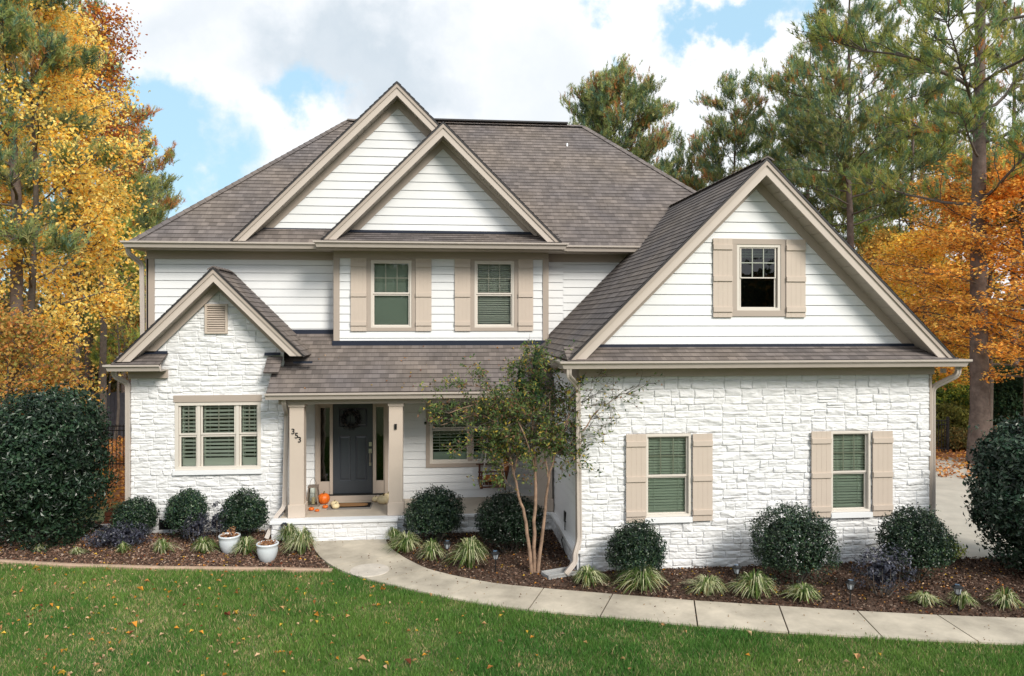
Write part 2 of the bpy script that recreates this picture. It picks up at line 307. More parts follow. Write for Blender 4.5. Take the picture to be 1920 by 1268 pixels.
# ============================================================ THE HOUSE
HX = 1.4
house = empty('house', (HX, 13, 0), 'white stone and clapboard two storey house with steep brown shingle gables', 'house')
def part(mb, name, m, **k):
    return mb.build(name, M[m], house, world=True, **k)
def fn_noise(shape_x, shape_z, X, Z, sx, sz, seed):
    r = np.random.default_rng(seed); g = r.random((int(shape_x / sx) + 4, int(shape_z / sz) + 4))
    x = X / sx; z = Z / sz; i = np.floor(x).astype(int); j = np.floor(z).astype(int); a = x - i; b = z - j; a = a * a * (3 - 2 * a); b = b * b * (3 - 2 * b)
    return (g[i, j] * (1 - a) + g[i + 1, j] * a) * (1 - b) + (g[i, j + 1] * (1 - a) + g[i + 1, j + 1] * a) * b
def stone_face(name, org, ux, W_, H_, nrm, seed, holes=(), inside=None, res=.013, mt='stone', ch=.135, base=.05, label=None):
    """ashlar of split-face stones as one relief surface; org = lower corner, ux = direction along the wall, nrm = outward"""
    r = np.random.default_rng(seed); nx = int(W_ / res) + 1; nz_ = int(H_ / res) + 1
    xs = np.linspace(0, W_, nx); zs = np.linspace(0, H_, nz_); X, Z = np.meshgrid(xs, zs, indexing='ij')
    wob = (fn_noise(W_, H_, X, Z, .22, .5, seed + 1) - .5) * .014; Zw = Z + wob; Xw = X + (fn_noise(W_, H_, X, Z, .6, .12, seed + 2) - .5) * .03
    hgt = np.zeros_like(X); edge = np.full_like(X, .0); z0 = 0
    stones = []
    while z0 < H_ + .05:
        ph = r.uniform(1.6, 2.2) * ch; x0 = -r.uniform(0, .3)
        while x0 < W_:
            w = r.uniform(.26, .66); t = r.random()
            if t < .10: stones.append((x0, z0, x0 + w * .7, z0 + ph)); w *= .7
            else:
                s = r.uniform(.40, .60) * ph
                for (za, zb) in ((z0, z0 + s), (z0 + s, z0 + ph)):
                    if w > .42 and r.random() < .62:
                        c = r.uniform(.32, .68) * w; stones.append((x0, za, x0 + c, zb)); stones.append((x0 + c, za, x0 + w, zb))
                    elif r.random() < .12: 
                        zc = (za + zb) / 2; stones.append((x0, za, x0 + w, zc)); stones.append((x0, zc, x0 + w, zb))
                    else: stones.append((x0, za, x0 + w, zb))
            x0 += w
        z0 += ph
    fine = fn_noise(W_, H_, Xw, Zw, .05, .022, seed + 3) * .5 + fn_noise(W_, H_, Xw, Zw, .12, .045, seed + 4) + fn_noise(W_, H_, Xw, Zw, .03, .03, seed + 9) * .25
    for (a, b, c, d) in stones:
        i0, i1 = max(0, int((a - .03) / res)), min(nx, int((c + .03) / res) + 2); j0, j1 = max(0, int((b - .04) / res)), min(nz_, int((d + .04) / res) + 2)
        if i1 <= i0 or j1 <= j0: continue
        xx = Xw[i0:i1, j0:j1]; zz = Zw[i0:i1, j0:j1]; ww, hh_ = max(c - a, .1), max(d - b, .06)
        e = np.minimum(np.minimum(xx - a, c - xx), np.minimum(zz - b, d - zz)) - .002; e = np.clip(e / .011, 0, 1)
        u_ = (xx - (a + c) / 2); v_ = (zz - (b + d) / 2); pr = r.uniform(.013, .027); h = np.full_like(xx, pr)
        for _ in range(5):                # split-face facets: the lowest of several tilted planes
            sg = r.uniform(0, 6.28); st = r.uniform(.10, .42); ox, oz = r.uniform(-.35, .35) * ww, r.uniform(-.4, .4) * hh_
            h = np.minimum(h, pr + .004 - st * (np.cos(sg) * (u_ - ox) * .45 + np.sin(sg) * (v_ - oz)))
        h = e * (np.maximum(h, .006) + fine[i0:i1, j0:j1] * .0125)
        m = e > 0; sub = hgt[i0:i1, j0:j1]; sub[m] = np.maximum(sub[m], h[m])
    hgt = hgt + fine * .003
    ux = np.array(ux, float); n = np.array(nrm, float); o = np.array(org, float) - np.array([HX, 13, 0])
    V = o + X[..., None] * ux + Z[..., None] * np.array([0, 0, 1.]) + (base * 0 + hgt)[..., None] * n
    idx = np.arange(nx * nz_).reshape(nx, nz_); cxm = (X[:-1, :-1] + X[1:, 1:]) / 2; czm = (Z[:-1, :-1] + Z[1:, 1:]) / 2
    keep = np.ones_like(cxm, bool)
    for (hx0, hz0, hx1, hz1) in holes: keep &= ~((cxm > hx0) & (cxm < hx1) & (czm > hz0) & (czm < hz1))
    if inside is not None: keep &= inside(cxm, czm)
    A, B, C_, D_ = idx[:-1, :-1][keep], idx[1:, :-1][keep], idx[1:, 1:][keep], idx[:-1, 1:][keep]
    F = np.stack([A, B, C_, D_], 1)
    if np.dot(np.cross(ux, [0, 0, 1]), n) < 0: F = F[:, ::-1]
    return npmesh(name, V.reshape(-1, 3), F, M[mt], house, smooth=False, label=label)

# ---- stone faces (backed by solid walls with the window openings left out)
GX0, GX1 = 2.50, 9.05
gw = [(3.66, .99, 4.50, 2.48), (7.10, .99, 7.88, 2.47)]
stone_face('stone_wall', (GX0, 12.96, -.05), (1, 0, 0), GX1 - GX0, 3.63, (0, -1, 0), 5, holes=[(a - GX0, b + .05, c - GX0, d + .05) for a, b, c, d in gw], label='white split-face stone wall of the garage wing')
lw = (-5.43, 1.33, -3.69, 2.93)
stone_face('stone_wall', (-6.30, 16.16, -.05), (1, 0, 0), 3.08, 5.5, (0, -1, 0), 9, holes=[(lw[0] + 6.30, lw[1] + .05, lw[2] + 6.30, lw[3] + .05), (-4.80 + 6.3, 4.29, -4.38 + 6.3, 4.87), (.57, .22, .80, .40)],
           inside=lambda x, z: (z - .05) < 5.28 - np.abs(x - 6.30 + 4.53), label='white split-face stone wall with a pointed gable')
def wallcells(mb, x0, x1, z0, z1, y, holes, th=.12, extra=None):
    for c in carve([(x0, z0), (x1, z0), (x1, z1), (x0, z1)], holes) + ([extra] if extra else []):
        mb.prism([(p[0], y, p[1]) for p in c], (0, th, 0))
w = MB(); wallcells(w, GX0 + .02, GX1, 0, 3.6, 12.965, gw); w.box(GX1 - .10, GX1 + .0, 13.09, 24, 0, 3.6); part(w, 'inner_wall', 'whitecap')
w = MB(); wallcells(w, -6.30, -3.22, 0, 3.62, 16.165, [lw, (-5.73, .17, -5.50, .36)]); w.prism([(-6.2, 16.165, 3.62), (-3.22, 16.165, 3.62), (-4.53, 16.165, 5.2)], (0, .12, 0)); part(w, 'inner_wall', 'whitecap')
# porch foundation: step block at the door, lower wall to the right of it, and the return along the garage
stone_face('stone_foundation', (-3.32, 15.44, -.06), (1, 0, 0), 2.50, .46, (0, -1, 0), 21, ch=.16, label='white stone porch step block')
stone_face('stone_foundation', (-.82, 15.62, -.06), (1, 0, 0), 3.32, .46, (0, -1, 0), 22, ch=.13)
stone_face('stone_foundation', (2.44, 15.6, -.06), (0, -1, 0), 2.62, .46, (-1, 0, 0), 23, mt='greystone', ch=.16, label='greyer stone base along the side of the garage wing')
w = MB(); w.box(-3.32, -.82, 15.445, 17.1, -.05, .388); w.box(-.8, 2.4, 15.63, 17.1, -.05, .386); w.box(2.45, 2.6, 12.975, 15.6, -.05, .386); part(w, 'foundation', 'whitecap')
w = MB(); w.box(-3.35, -.80, 15.38, 15.66, .39, .452); w.box(-.80, 2.44, 15.57, 15.66, .39, .448); w.box(2.37, 2.56, 12.92, 15.57, .388, .45); part(w, 'foundation_cap', 'whitecap', bevel=.008)
w = MB(); w.box(-3.2, 2.5, 15.66, 17.12, .38, .455); part(w, 'porch_floor', 'porch')
w = MB(); w.box(-6.3, -6.18, 16.29, 17.2, 0, 3.6); w.box(-6.33, -6.2, 17.2, 24.8, 0, 6); w.box(-6.3, 8.6, 24.7, 24.8, 0, 6); w.box(8.5, 8.6, 17.1, 24.7, 3, 6); part(w, 'rear_wall', 'siding')

# ---- clapboard faces
EXP = .178
def sidewall(P, holes=None, label=None, backing=True, name='siding_wall', ex=EXP, gap=.010):
    mb = MB(); mb.lapped(P, ex, .016, .004, holes, gap=gap)
    return part(mb, name, 'siding', label=label)
def q(x0, x1, y, z0, z1): return [(x0, y, z0), (x1, y, z0), (x1, y, z1), (x0, y, z1)]
pw = (-.24, 1.17, 1.75, 2.80); dr = (-2.72, .455, -1.10, 2.72)
# lower edge of each polygon is the local origin of v, u is measured from world x
def sw_front(x0, x1, y, z0, z1, holes=(), **k):
    return sidewall(q(x0, x1, y, z0, z1), [(a, b - z0, c, d - z0) for a, b, c, d in holes] or None, **k)
sw_front(-3.22, 2.48, 17.1, .455, 3.0, [dr, pw], label='white clapboard wall at the back of the porch')
sw_front(-6.17, 2.9, 17.1, 3.6, 5.95, label='white clapboard wall of the upper storey')
sw_front(2.9, 5.4, 17.1, 4.2, 5.95)
bwn = [(-1.50, 4.30, -.53, 5.87), (.79, 4.30, 1.76, 5.87)]
sw_front(-2.14, 2.37, 16.75, 3.93, 5.95, bwn, label='white clapboard wall of the bumped-out bay')
sidewall([(2.48, 17.1, .45), (2.48, 13.0, .45), (2.48, 13.0, 3.6), (2.48, 17.1, 3.6)], label='shaded clapboard side of the garage wing', gap=.022)
sidewall([(-3.22, 16.2, .455), (-3.22, 17.1, .455), (-3.22, 17.1, 3.0), (-3.22, 16.2, 3.0)])
w = MB(); part(MB().box(-2.25, -2.24, 16.78, 17.1, 4, 5.95), 'inner_wall', 'siding'); part(MB().box(2.47, 2.48, 16.78, 17.1, 4, 5.95), 'inner_wall', 'siding'); w.lapped([(-2.26, 17.1, 4), (-2.26, 16.75, 4), (-2.26, 16.75, 5.95), (-2.26, 17.1, 5.95)], EXP, .012); part(w, 'siding_wall', 'siding'); w = MB(); w.lapped([(2.49, 16.75, 4), (2.49, 17.1, 4), (2.49, 17.1, 5.95), (2.49, 16.75, 5.95)], EXP, .012); part(w, 'siding_wall', 'siding')
sidewall([(2.85, 13.0, 4.02), (8.61, 13.0, 4.02), (5.73, 13.0, 6.90)], [(5.33, .58, 6.25, 1.92)], label='white clapboard gable over the garage wing', ex=.187)
sidewall([(-2.12, 16.6, 6.43), (2.36, 16.6, 6.43), (.12, 16.6, 8.67)][:3] if False else [(-2.15, 16.6, 6.43), (2.40, 16.6, 6.43), (.125, 16.6, 8.45)], ex=.187, label='white clapboard gable over the bay')
sidewall([(-4.05, 16.92, 6.48), (2.3, 16.92, 6.48), (-.88, 16.92, 9.45)], ex=.187, label='white clapboard in the tallest gable')
# opaque backing so no light leaks through
w = MB(); wallcells(w, -3.22, 2.6, .4, 3.1, 17.11, [pw, dr]); wallcells(w, -6.25, 5.5, 3.1, 6.0, 17.115, []); wallcells(w, -2.2, 2.44, 3.9, 5.98, 16.76, bwn, th=.08)
w.box(2.515, 2.58, 13.09, 17.1, .4, 3.6); w.box(-3.30, -3.23, 16.3, 17.1, .4, 3.0)
for c in carve([(2.75, 4.0), (8.71, 4.0), (5.73, 6.98)], [(5.33, 4.6, 6.25, 5.94)]): w.prism([(p[0], 13.01, p[1]) for p in c], (0, .08, 0))
w.prism([(-2.3, 16.61, 6.3), (2.5, 16.61, 6.3), (.12, 16.61, 8.6)], (0, .08, 0)); w.prism([(-4.2, 16.93, 6.3), (2.4, 16.93, 6.3), (-.88, 16.93, 9.5)], (0, .08, 0)); part(w, 'inner_wall', 'siding')

# ---- corner and frieze boards
def each(name, m, boxes, bevel=0):
    for bx in boxes: w_ = MB(); w_.box(*bx); part(w_, name, m, bevel=bevel)
each('corner_board', 'trim', [(-6.34, -6.17, 17.07, 17.13, 3.6, 5.85), (-2.27, -2.14, 16.71, 16.77, 3.96, 5.87), (2.37, 2.50, 16.71, 16.77, 3.96, 5.87), (-6.355, -6.30, 17.07, 17.2, 3.6, 5.85), (-2.275, -2.255, 16.72, 17.1, 3.96, 5.87), (2.485, 2.505, 16.72, 17.1, 3.96, 5.87), (2.44, 2.505, 12.93, 13.08, .45, 3.5), (9.03, 9.08, 12.93, 13.05, 0, 3.5)], .004)
each('frieze_board', 'trim', [(-6.34, -2.27, 17.06, 17.10, 5.85, 6.03), (2.5, 5.6, 17.06, 17.1, 5.85, 6.03), (-2.27, 2.50, 16.70, 16.75, 5.87, 6.03), (2.46, 9.08, 12.86, 12.955, 3.50, 3.655), (2.455, 2.49, 12.96, 17.0, 3.46, 3.67), (-6.33, -5.56, 16.06, 16.155, 3.30, 3.459), (-3.22, 2.45, 15.60, 15.88, 2.78, 2.93)], .004)
# horizontal soffits
each('soffit', 'soffit', [(-6.47, 5.6, 16.6, 17.1, 6.03, 6.05), (-6.47, -6.33, 17.1, 24, 6.03, 6.05), (-2.6, 2.84, 16.16, 16.75, 6.025, 6.045), (2.1, 9.5, 12.58, 12.98, 3.655, 3.675), (2.1, 2.5, 12.98, 17.0, 3.655, 3.675), (9.05, 9.45, 12.98, 24, 3.655, 3.675), (-6.5, -5.56, 15.72, 16.16, 3.46, 3.48), (-6.55, -6.3, 16.16, 17.1, 3.46, 3.48), (-3.3, 2.47, 15.5, 17.1, 2.93, 2.96)], 0)

# ---- roofs
SH = .143
def roof(polys, name='roof', label=None, th=.05):
    mb = MB()
    for P in polys:
        P = [Vector(p) for p in P]; n = newell(P).normalized()
        if n.z < 0: P = P[::-1]; n = -n
        mb.lapped(P, SH, .011, .004)
        Q = [p - n * th for p in P]; mb.face(Q[::-1])
        for i in range(len(P)):
            j = (i + 1) % len(P); mb.face([P[i], Q[i], Q[j], P[j]])
    return part(mb, name, 'roof', label=label)
ME, MY, MP = 6.17, 16.52, .93           # main eave height, front line, pitch
xl, D = -6.47, 4.05; xrl = xl + D; xrr = 4.08; xr = xrr + D; ry, rz_ = MY + D, ME + MP * D; by = ry + D
r_main = roof([[(xl, MY, ME), (xr, MY, ME), (xrr, ry, rz_), (xrl, ry, rz_)], [(xl, by, ME), (xl, MY, ME), (xrl, ry, rz_)], [(xr, MY, ME), (xr, by, ME), (xrr, ry, rz_)], [(xr, by, ME), (xl, by, ME), (xrl, ry, rz_), (xrr, ry, rz_)]], label='main hipped shingle roof')
def caps(a, b, w_=.13, step=.2):
    mb = MB(); a, b = Vector(a), Vector(b); d = b - a; n = int(d.length / step); t = d.normalized(); s = t.cross(Vector((0, 0, 1))).normalized(); up = s.cross(t)
    for i in range(n):
        p = a + t * step * i; e = a + t * (step * (i + 1) + .05); k = Vector((0, 0, .012))
        for sg in (-1, 1):
            mb.face([p + up * .03, e + up * .018, e + s * sg * w_ - Vector((0, 0, w_ * .55)) + up * .018, p + s * sg * w_ - Vector((0, 0, w_ * .55)) + up * .03][::sg])
            mb.face([p, p + s * sg * w_ - Vector((0, 0, w_ * .55)), p + s * sg * w_ - Vector((0, 0, w_ * .55)) + up * .03, p + up * .03][::-sg])
    part(mb, 'ridge_cap', 'roof')
caps((xl, MY, ME), (xrl, ry, rz_)); caps((xr, MY, ME), (xrr, ry, rz_)); caps((xrl, ry, rz_ + .01), (xrr, ry, rz_ + .01), .14)
caps((5.73, 12.5, 7.33), (5.73, 18.5, 7.33), .12); caps((-4.53, 15.7, 5.58), (-4.53, 17.08, 5.58), .12)

mb = MB(); mb.box(-.2, 3.6, ry - .14, ry + .14, rz_ + .035, rz_ + .075); part(mb, 'ridge_vent', 'edge')
mb = MB(); mb.prism([(3.75, ry + .3, rz_ - .3), (3.83, ry + .3, rz_ - .3), (3.83, ry + .3, rz_ + .12), (3.75, ry + .3, rz_ + .12)], (0, .08, 0)); part(mb, 'vent_pipe', 'edge')
mb = MB(); mb.lathe([(.001, .15), (.022, .15), (.024, .0), (.09, -.03)], (3.46, 19.75, 9.10), 14); part(mb, 'plumbing_vent', 'whitecap', smooth=True)
def gable(xc, za, half, y0, y1, lab, y_wall, th=.24, board=.25, zfoot=None, zl=None, zr=None, fr=.20):
    """12:12 gable: two shingled slopes, rake boards at the front edge, sloped soffits and frieze boards on the wall"""
    zl = za - half if zl is None else zl; zr = za - half if zr is None else zr; xL, xR = xc - (za - zl), xc + (za - zr)
    r = roof([[(xL, y0 - .03, zl), (xc, y0 - .03, za), (xc, y1, za), (xL, y1, zl)], [(xc, y0 - .03, za), (xR, y0 - .03, zr), (xR, y1, zr), (xc, y1, za)]], label=lab, th=.03)
    t0 = .05
    mb = MB()                             # rake boards
    mb.prism([(xc, y0, za - t0), (xL + t0, y0, zl), (xL + t0 + board, y0, zl), (xc, y0, za - t0 - board)][::-1], (0, .04, 0))
    mb.prism([(xc, y0, za - t0), (xR - t0, y0, zr), (xR - t0 - board, y0, zr), (xc, y0, za - t0 - board)], (0, .04, 0))
    part(mb, 'rake_board', 'rake')
    mb = MB()
    mb.prism([(xc, y0 - .025, za - .045), (xL + .045, y0 - .025, zl), (xL + .13, y0 - .025, zl), (xc, y0 - .025, za - .13)][::-1], (0, .0245, 0))
    mb.prism([(xc, y0 - .025, za - .045), (xR - .045, y0 - .025, zr), (xR - .13, y0 - .025, zr), (xc, y0 - .025, za - .13)], (0, .0245, 0))
    part(mb, 'rake_molding', 'trim')
    mb = MB()                             # dark metal drip edge
    mb.prism([(xc, y0 - .035, za - .002), (xL - .004, y0 - .035, zl - .006), (xL + .04, y0 - .035, zl - .006), (xc, y0 - .035, za - .046)][::-1], (0, .04, 0))
    mb.prism([(xc, y0 - .035, za - .002), (xR + .004, y0 - .035, zr - .006), (xR - .04, y0 - .035, zr - .006), (xc, y0 - .035, za - .046)], (0, .04, 0)); part(mb, 'drip_edge', 'edge')
    mb = MB()                             # sloped soffits, with grooves as thin strips
    a = za - t0 - th + .02
    ys = y0 + .04
    for sg, ze in ((-1, zl), (1, zr)):
        ln = a - (ze + .05)
        k = int(ln / .14)
        for i in range(k):
            s0, s1 = ln * i / k + .006, ln * (i + 1) / k - .006
            P = [(xc + sg * s0, ys, a - s0), (xc + sg * s1, ys, a - s1), (xc + sg * s1, y_wall, a - s1), (xc + sg * s0, y_wall, a - s0)]
            mb.prism(P, (0, 0, .01))
        P = [(xc, ys, a + .012), (xc + sg * ln, ys, a - ln + .012), (xc + sg * ln, y_wall, a - ln + .012), (xc, y_wall, a + .012)]; mb.prism(P, (0, 0, .01))
    part(mb, 'sloped_soffit', 'soffit')
    mb = MB(); y = y_wall - .03; b = a - .0
    zb = zfoot
    for sg in (-1, 1):
        xe = b - zb
        mb.prism([(xc, y, b), (xc + sg * xe, y, zb), (xc + sg * (xe - fr), y, zb), (xc, y, b - fr)][::sg], (0, .028, 0))
    part(mb, 'rake_frieze', 'trim')
    return r
gable(5.73, 7.33, 3.5, 12.55, 18.6, 'steep shingle roof of the garage wing', 13.0, zfoot=4.03, zl=3.81, zr=3.80)
gable(.125, 8.76, 2.53, 16.08, 19.6, 'shingle gable roof over the bay', 16.6, zfoot=6.44, zl=6.2, zr=6.2)
gable(-.88, 9.72, 3.5, 16.50, 20.6, 'tallest shingle gable roof', 16.92, zfoot=6.5, zl=6.2, zr=6.2)
gable(-4.53, 5.58, 1.9, 15.70, 17.1, 'small shingle gable roof over the left stone wing', 16.09, zfoot=3.83, zl=3.66, zr=3.76)
# pent strips and porch roof
def strip(x0, x1, ya, za_, yb, zb, label=None): return roof([[(x0, ya, za_), (x1, ya, za_), (x1, yb, zb), (x0, yb, zb)]], 'pent_roof', label, th=.02)
strip(2.2, 9.28, 12.50, 3.79, 12.99, 4.02); strip(-2.45, 2.70, 16.05, 6.18, 16.6, 6.42); strip(-6.5, -5.56, 15.65, 3.60, 16.15, 3.82); strip(-3.55, -3.24, 15.72, 3.42, 16.15, 3.74)
roof([[(-3.43, 15.46, 3.03), (2.48, 15.46, 3.03), (2.48, 17.1, 4.22), (-3.43, 17.1, 4.22)]], 'roof', 'shingle roof over the porch')
# flashings
each('flashing', 'flash', [(2.75, 8.75, 12.955, 12.985, 4.0, 4.065), (-2.2, 2.42, 16.555, 16.585, 6.42, 6.475), (-4.1, -1.5, 16.875, 16.905, 6.47, 6.535), (-5.6, -2.27, 17.055, 17.085, 4.18, 4.29), (-2.3, 2.5, 16.705, 16.735, 3.93, 4.05), (-6.3, -5.56, 16.06, 16.1, 3.80, 3.86), (-3.6, -3.28, 16.06, 16.1, 3.76, 3.82), (-2.98, -2.6, 15.9, 15.98, 3.60, 3.64)], 0)
# ---- gutters: K-profile troughs
KP = [(0, 0), (.012, .0), (.012, -.09), (.055, -.105), (.07, -.05), (.115, -.022), (.12, .005), (.135, .005), (.133, -.03), (.09, -.058), (.068, -.125), (0, -.125)]
def gutter(pts, out_dir, name='gutter'):
    mb = MB(); pts = [Vector(p) for p in pts]
    # one extruded run per leg, mitred by hand at corners (points given as pairs of inner/outer offsets)
    rings = []
    for i, p in enumerate(pts):
        d = Vector(out_dir[i]); rings.append([p + d * a + Vector((0, 0, b)) for a, b in KP])
    k = len(KP)
    for i in range(len(pts) - 1):
        for j in range(k):
            j2 = (j + 1) % k; mb.face([rings[i][j], rings[i][j2], rings[i + 1][j2], rings[i + 1][j]][::-1])
    mb.face(rings[0]); mb.face(rings[-1][::-1])
    return part(mb, name, 'gutter')
F_ = (0, -1, 0)
gutter([(-6.49, 24, 6.165), (-6.49, 16.52, 6.165), (-2.58, 16.52, 6.165)], [(-1, 0, 0), (-1, -1, 0), F_])
gutter([(2.80, 16.52, 6.165), (4.9, 16.52, 6.165)], [F_, F_])
gutter([(-2.46, 16.6, 6.165), (-2.46, 16.08, 6.165), (2.70, 16.08, 6.165), (2.70, 16.6, 6.165)], [(-1, 0, 0), (-1, -1, 0), (1, -1, 0), (1, 0, 0)])
gutter([(2.19, 16.2, 3.79), (2.19, 12.53, 3.79), (9.34, 12.53, 3.79), (9.34, 24, 3.79)], [(-1, 0, 0), (-1, -1, 0), (1, -1, 0), (1, 0, 0)])
gutter([(-6.48, 17.1, 3.60), (-6.48, 15.68, 3.60), (-5.54, 15.68, 3.60)], [(-1, 0, 0), (-1, -1, 0), F_])
gutter([(-3.44, 15.48, 3.02), (2.36, 15.48, 3.02)], [F_, F_])
# fascia behind the gutters
each('fascia', 'trim', [(-6.46, 4.9, 16.53, 16.56, 6.03, 6.15), (-2.44, 2.68, 16.10, 16.13, 6.03, 6.15), (2.2, 9.32, 12.54, 12.58, 3.66, 3.78), (2.2, 2.23, 12.58, 17, 3.66, 3.78), (-6.46, -5.56, 15.69, 15.72, 3.46, 3.58), (-3.42, 2.45, 15.485, 15.52, 2.90, 3.01)], 0)
def downspout(pts, s=.042, t=.033):
    mb = MB(); P = [Vector(p) for p in pts]; sm = [P[0]]
    for i in range(1, len(P) - 1):
        a, b, c = P[i - 1], P[i], P[i + 1]; r = min(.09, (a - b).length * .45, (c - b).length * .45)
        p0 = b + (a - b).normalized() * r; p1 = b + (c - b).normalized() * r
        for k in range(5): u = k / 4; sm.append(p0 * (1 - u) ** 2 + b * 2 * u * (1 - u) + p1 * u * u)
    sm.append(P[-1])
    pr = [(-s, -t), (-s * .4, -t), (-s * .3, -t * .7), (s * .3, -t * .7), (s * .4, -t), (s, -t), (s, t), (-s, t)]
    mb.sweep(sm, pr, up=Vector((0, 1, 0))); return part(mb, 'downspout', 'gutter')
downspout([(-6.55, 16.62, 6.05), (-6.55, 16.64, 5.93), (-6.41, 17.0, 5.72), (-6.40, 17.04, 3.55)])
downspout([(-6.50, 15.80, 3.48), (-6.50, 15.84, 3.36), (-6.34, 16.08, 3.2), (-6.34, 16.08, .18), (-6.40, 15.9, .1)])
downspout([(-3.10, 15.52, 2.9), (-3.10, 15.55, 2.8), (-3.13, 16.0, 2.55), (-3.16, 15.9, .62), (-3.30, 15.7, .45), (-3.37, 15.55, .25), (-3.42, 15.42, .1)])
downspout([(2.22, 12.50, 3.67), (2.22, 12.52, 3.54), (2.44, 12.86, 3.35), (2.47, 12.87, .66), (2.38, 12.80, .42), (2.38, 12.78, .3), (2.2, 12.7, .12)])
downspout([(9.42, 12.7, 3.67), (9.42, 12.7, 3.5), (9.12, 12.98, 3.25), (9.12, 12.98, .2)])
w = MB(); w.box(9.28, 9.36, 12.93, 12.99, 3.52, 3.60); part(w, 'flood_light', 'gutter')

# ---- windows: frame > sash, pane, blind, grille, sill
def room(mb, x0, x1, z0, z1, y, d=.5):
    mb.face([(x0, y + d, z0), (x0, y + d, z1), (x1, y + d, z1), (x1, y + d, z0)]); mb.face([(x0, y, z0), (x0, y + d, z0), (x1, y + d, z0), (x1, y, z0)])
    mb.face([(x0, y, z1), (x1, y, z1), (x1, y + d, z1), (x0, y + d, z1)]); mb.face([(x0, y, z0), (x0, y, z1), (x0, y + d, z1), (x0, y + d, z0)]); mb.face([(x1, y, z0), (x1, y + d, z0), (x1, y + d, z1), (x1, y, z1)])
def slats(x0, x1, z0, z1, y, pitch=.050, tilt=.72, w_=.050, name='blind', parent=None, m='blind'):
    mb = MB(); n = int((z1 - z0) / pitch)
    for i in range(n):
        z = z0 + (i + .5) * pitch + random.gauss(0, .0022); tj = tilt + random.gauss(0, .07); c, s = math.cos(tj) * w_ / 2, math.sin(tj) * w_ / 2; sk = random.gauss(0, .0022)
        mb.prism([(x0, y - c, z - s - sk), (x1, y - c, z - s + sk), (x1, y + c, z + s + sk), (x0, y + c, z + s - sk)], (0, 0, .003))
    for xx in (x0 + (x1 - x0) * .2, x0 + (x1 - x0) * .8): mb.box(xx - .003, xx + .003, y - .024, y - .020, z0, z1)
    return mb.build(name, M[m], parent)
def window(x0, x1, z0, z1, y, halves, label, glass='glass', cover='blinds', fw=.05, trim=0, trimz=(0, 0), grid=(3, 2), shade_z=None, proud=.03, sashw=.035, roomd=.5, gy=.022):
    """frame rectangle x0..x1,z0..z1 around the sashes; y is the wall face; halves = [(gx0,gz0,gx1,gz1) glass areas, upper ones first]"""
    fr = MB()
    if trim: fr.ring(x0 - trim, x1 + trim, z0 - trimz[0], z1 + trimz[1], trim, y - proud, y + .02, wb=trimz[0], wt=trimz[1])
    else: fr.ring(x0, x1, z0, z1, fw, y - proud, y + .06)
    f = fr.build('window', M['trim' if trim else 'sash'], house, world=True, label=label, bevel=.003)
    s = MB()
    if trim: s.ring(x0, x1, z0, z1, fw, y - proud * .6, y + .06)
    gs = MB()
    for k, (a, b, c, d) in enumerate(halves):
        up = (k % 2 == 0); yy = y + (.0 if up else .02)
        s.ring(a - sashw, c + sashw, b - sashw, d + sashw, sashw, yy, yy + .035)
        gs.face([(a, yy + .02, b), (c, yy + .02, b), (c, yy + .02, d), (a, yy + .02, d)])
    if len(s.v): s.build('sash', M['sash'], f)
    gs.build('pane', M[glass], f)
    if grid:
        g = MB()
        for k, (a, b, c, d) in enumerate(halves):
            if k % 2: continue
            gx, gz = grid if isinstance(grid, tuple) else (grid[k], 2)
            for i in range(1, gx): xx = a + (c - a) * i / gx; g.box(xx - .009, xx + .009, y + gy, y + gy + .008, b, d)
            for i in range(1, gz): zz = b + (d - b) * i / gz; g.box(a, c, y + gy + .0005, y + gy + .0075, zz - .009, zz + .009)
        g.build('grille', M['sash' if gy > .01 else 'dimgrille'], f)
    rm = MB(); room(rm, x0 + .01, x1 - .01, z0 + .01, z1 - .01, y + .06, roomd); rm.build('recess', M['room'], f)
    return f
SH_ROWS = (.125, .5, .875)
def shutter(x0, x1, z0, z1, y, label=None):
    mb = MB(); h = z1 - z0; n = 4; w_ = (x1 - x0) / n
    for i in range(n): mb.box(x0 + i * w_ + (.001 if i else 0), x0 + (i + 1) * w_ - (.001 if i < n - 1 else 0), y - .028, y - .004, z0, z1)
    mb.box(x0 + .01, x1 - .01, y - .0255, y - .002, z0 + .005, z1 - .005)
    for fz in (.10, .49, .89): mb.box(x0 + .001, x1 - .001, y - .052, y - .029, z0 + fz * h - .045, z0 + fz * h + .045)
    return part(mb, 'shutter', 'shutter', bevel=.0015, label=label)
# bay windows, upper storey
Y = 16.75
f = window(-1.46, -.57, 4.34, 5.83, Y, [(-1.39, 5.12, -.64, 5.76), (-1.39, 4.40, -.64, 5.05)], 'double-hung window with a lowered shade, in the bay', glass='soft_glass', trim=.09, trimz=(.08, .08), fw=.04)
mb = MB(); mb.box(-1.42, -.62, Y + .10, Y + .105, 4.4, 5.05); mb.box(-1.42, -.62, Y + .14, Y + .145, 5.0, 5.8); mb.build('blind', M['shade'], f)
f = window(.83, 1.72, 4.34, 5.83, Y, [(.90, 5.12, 1.65, 5.76), (.90, 4.41, 1.65, 5.05)], 'double-hung window with slatted blinds, in the bay', glass='soft_glass', trim=.09, trimz=(.08, .08), fw=.04)
slats(.86, 1.69, 4.38, 5.80, Y + .12, parent=f)
for a, b in ((-1.90, -1.552), (-.478, -.13), (.385, .738), (1.812, 2.15)): shutter(a, b, 4.26, 5.905, Y - .02)
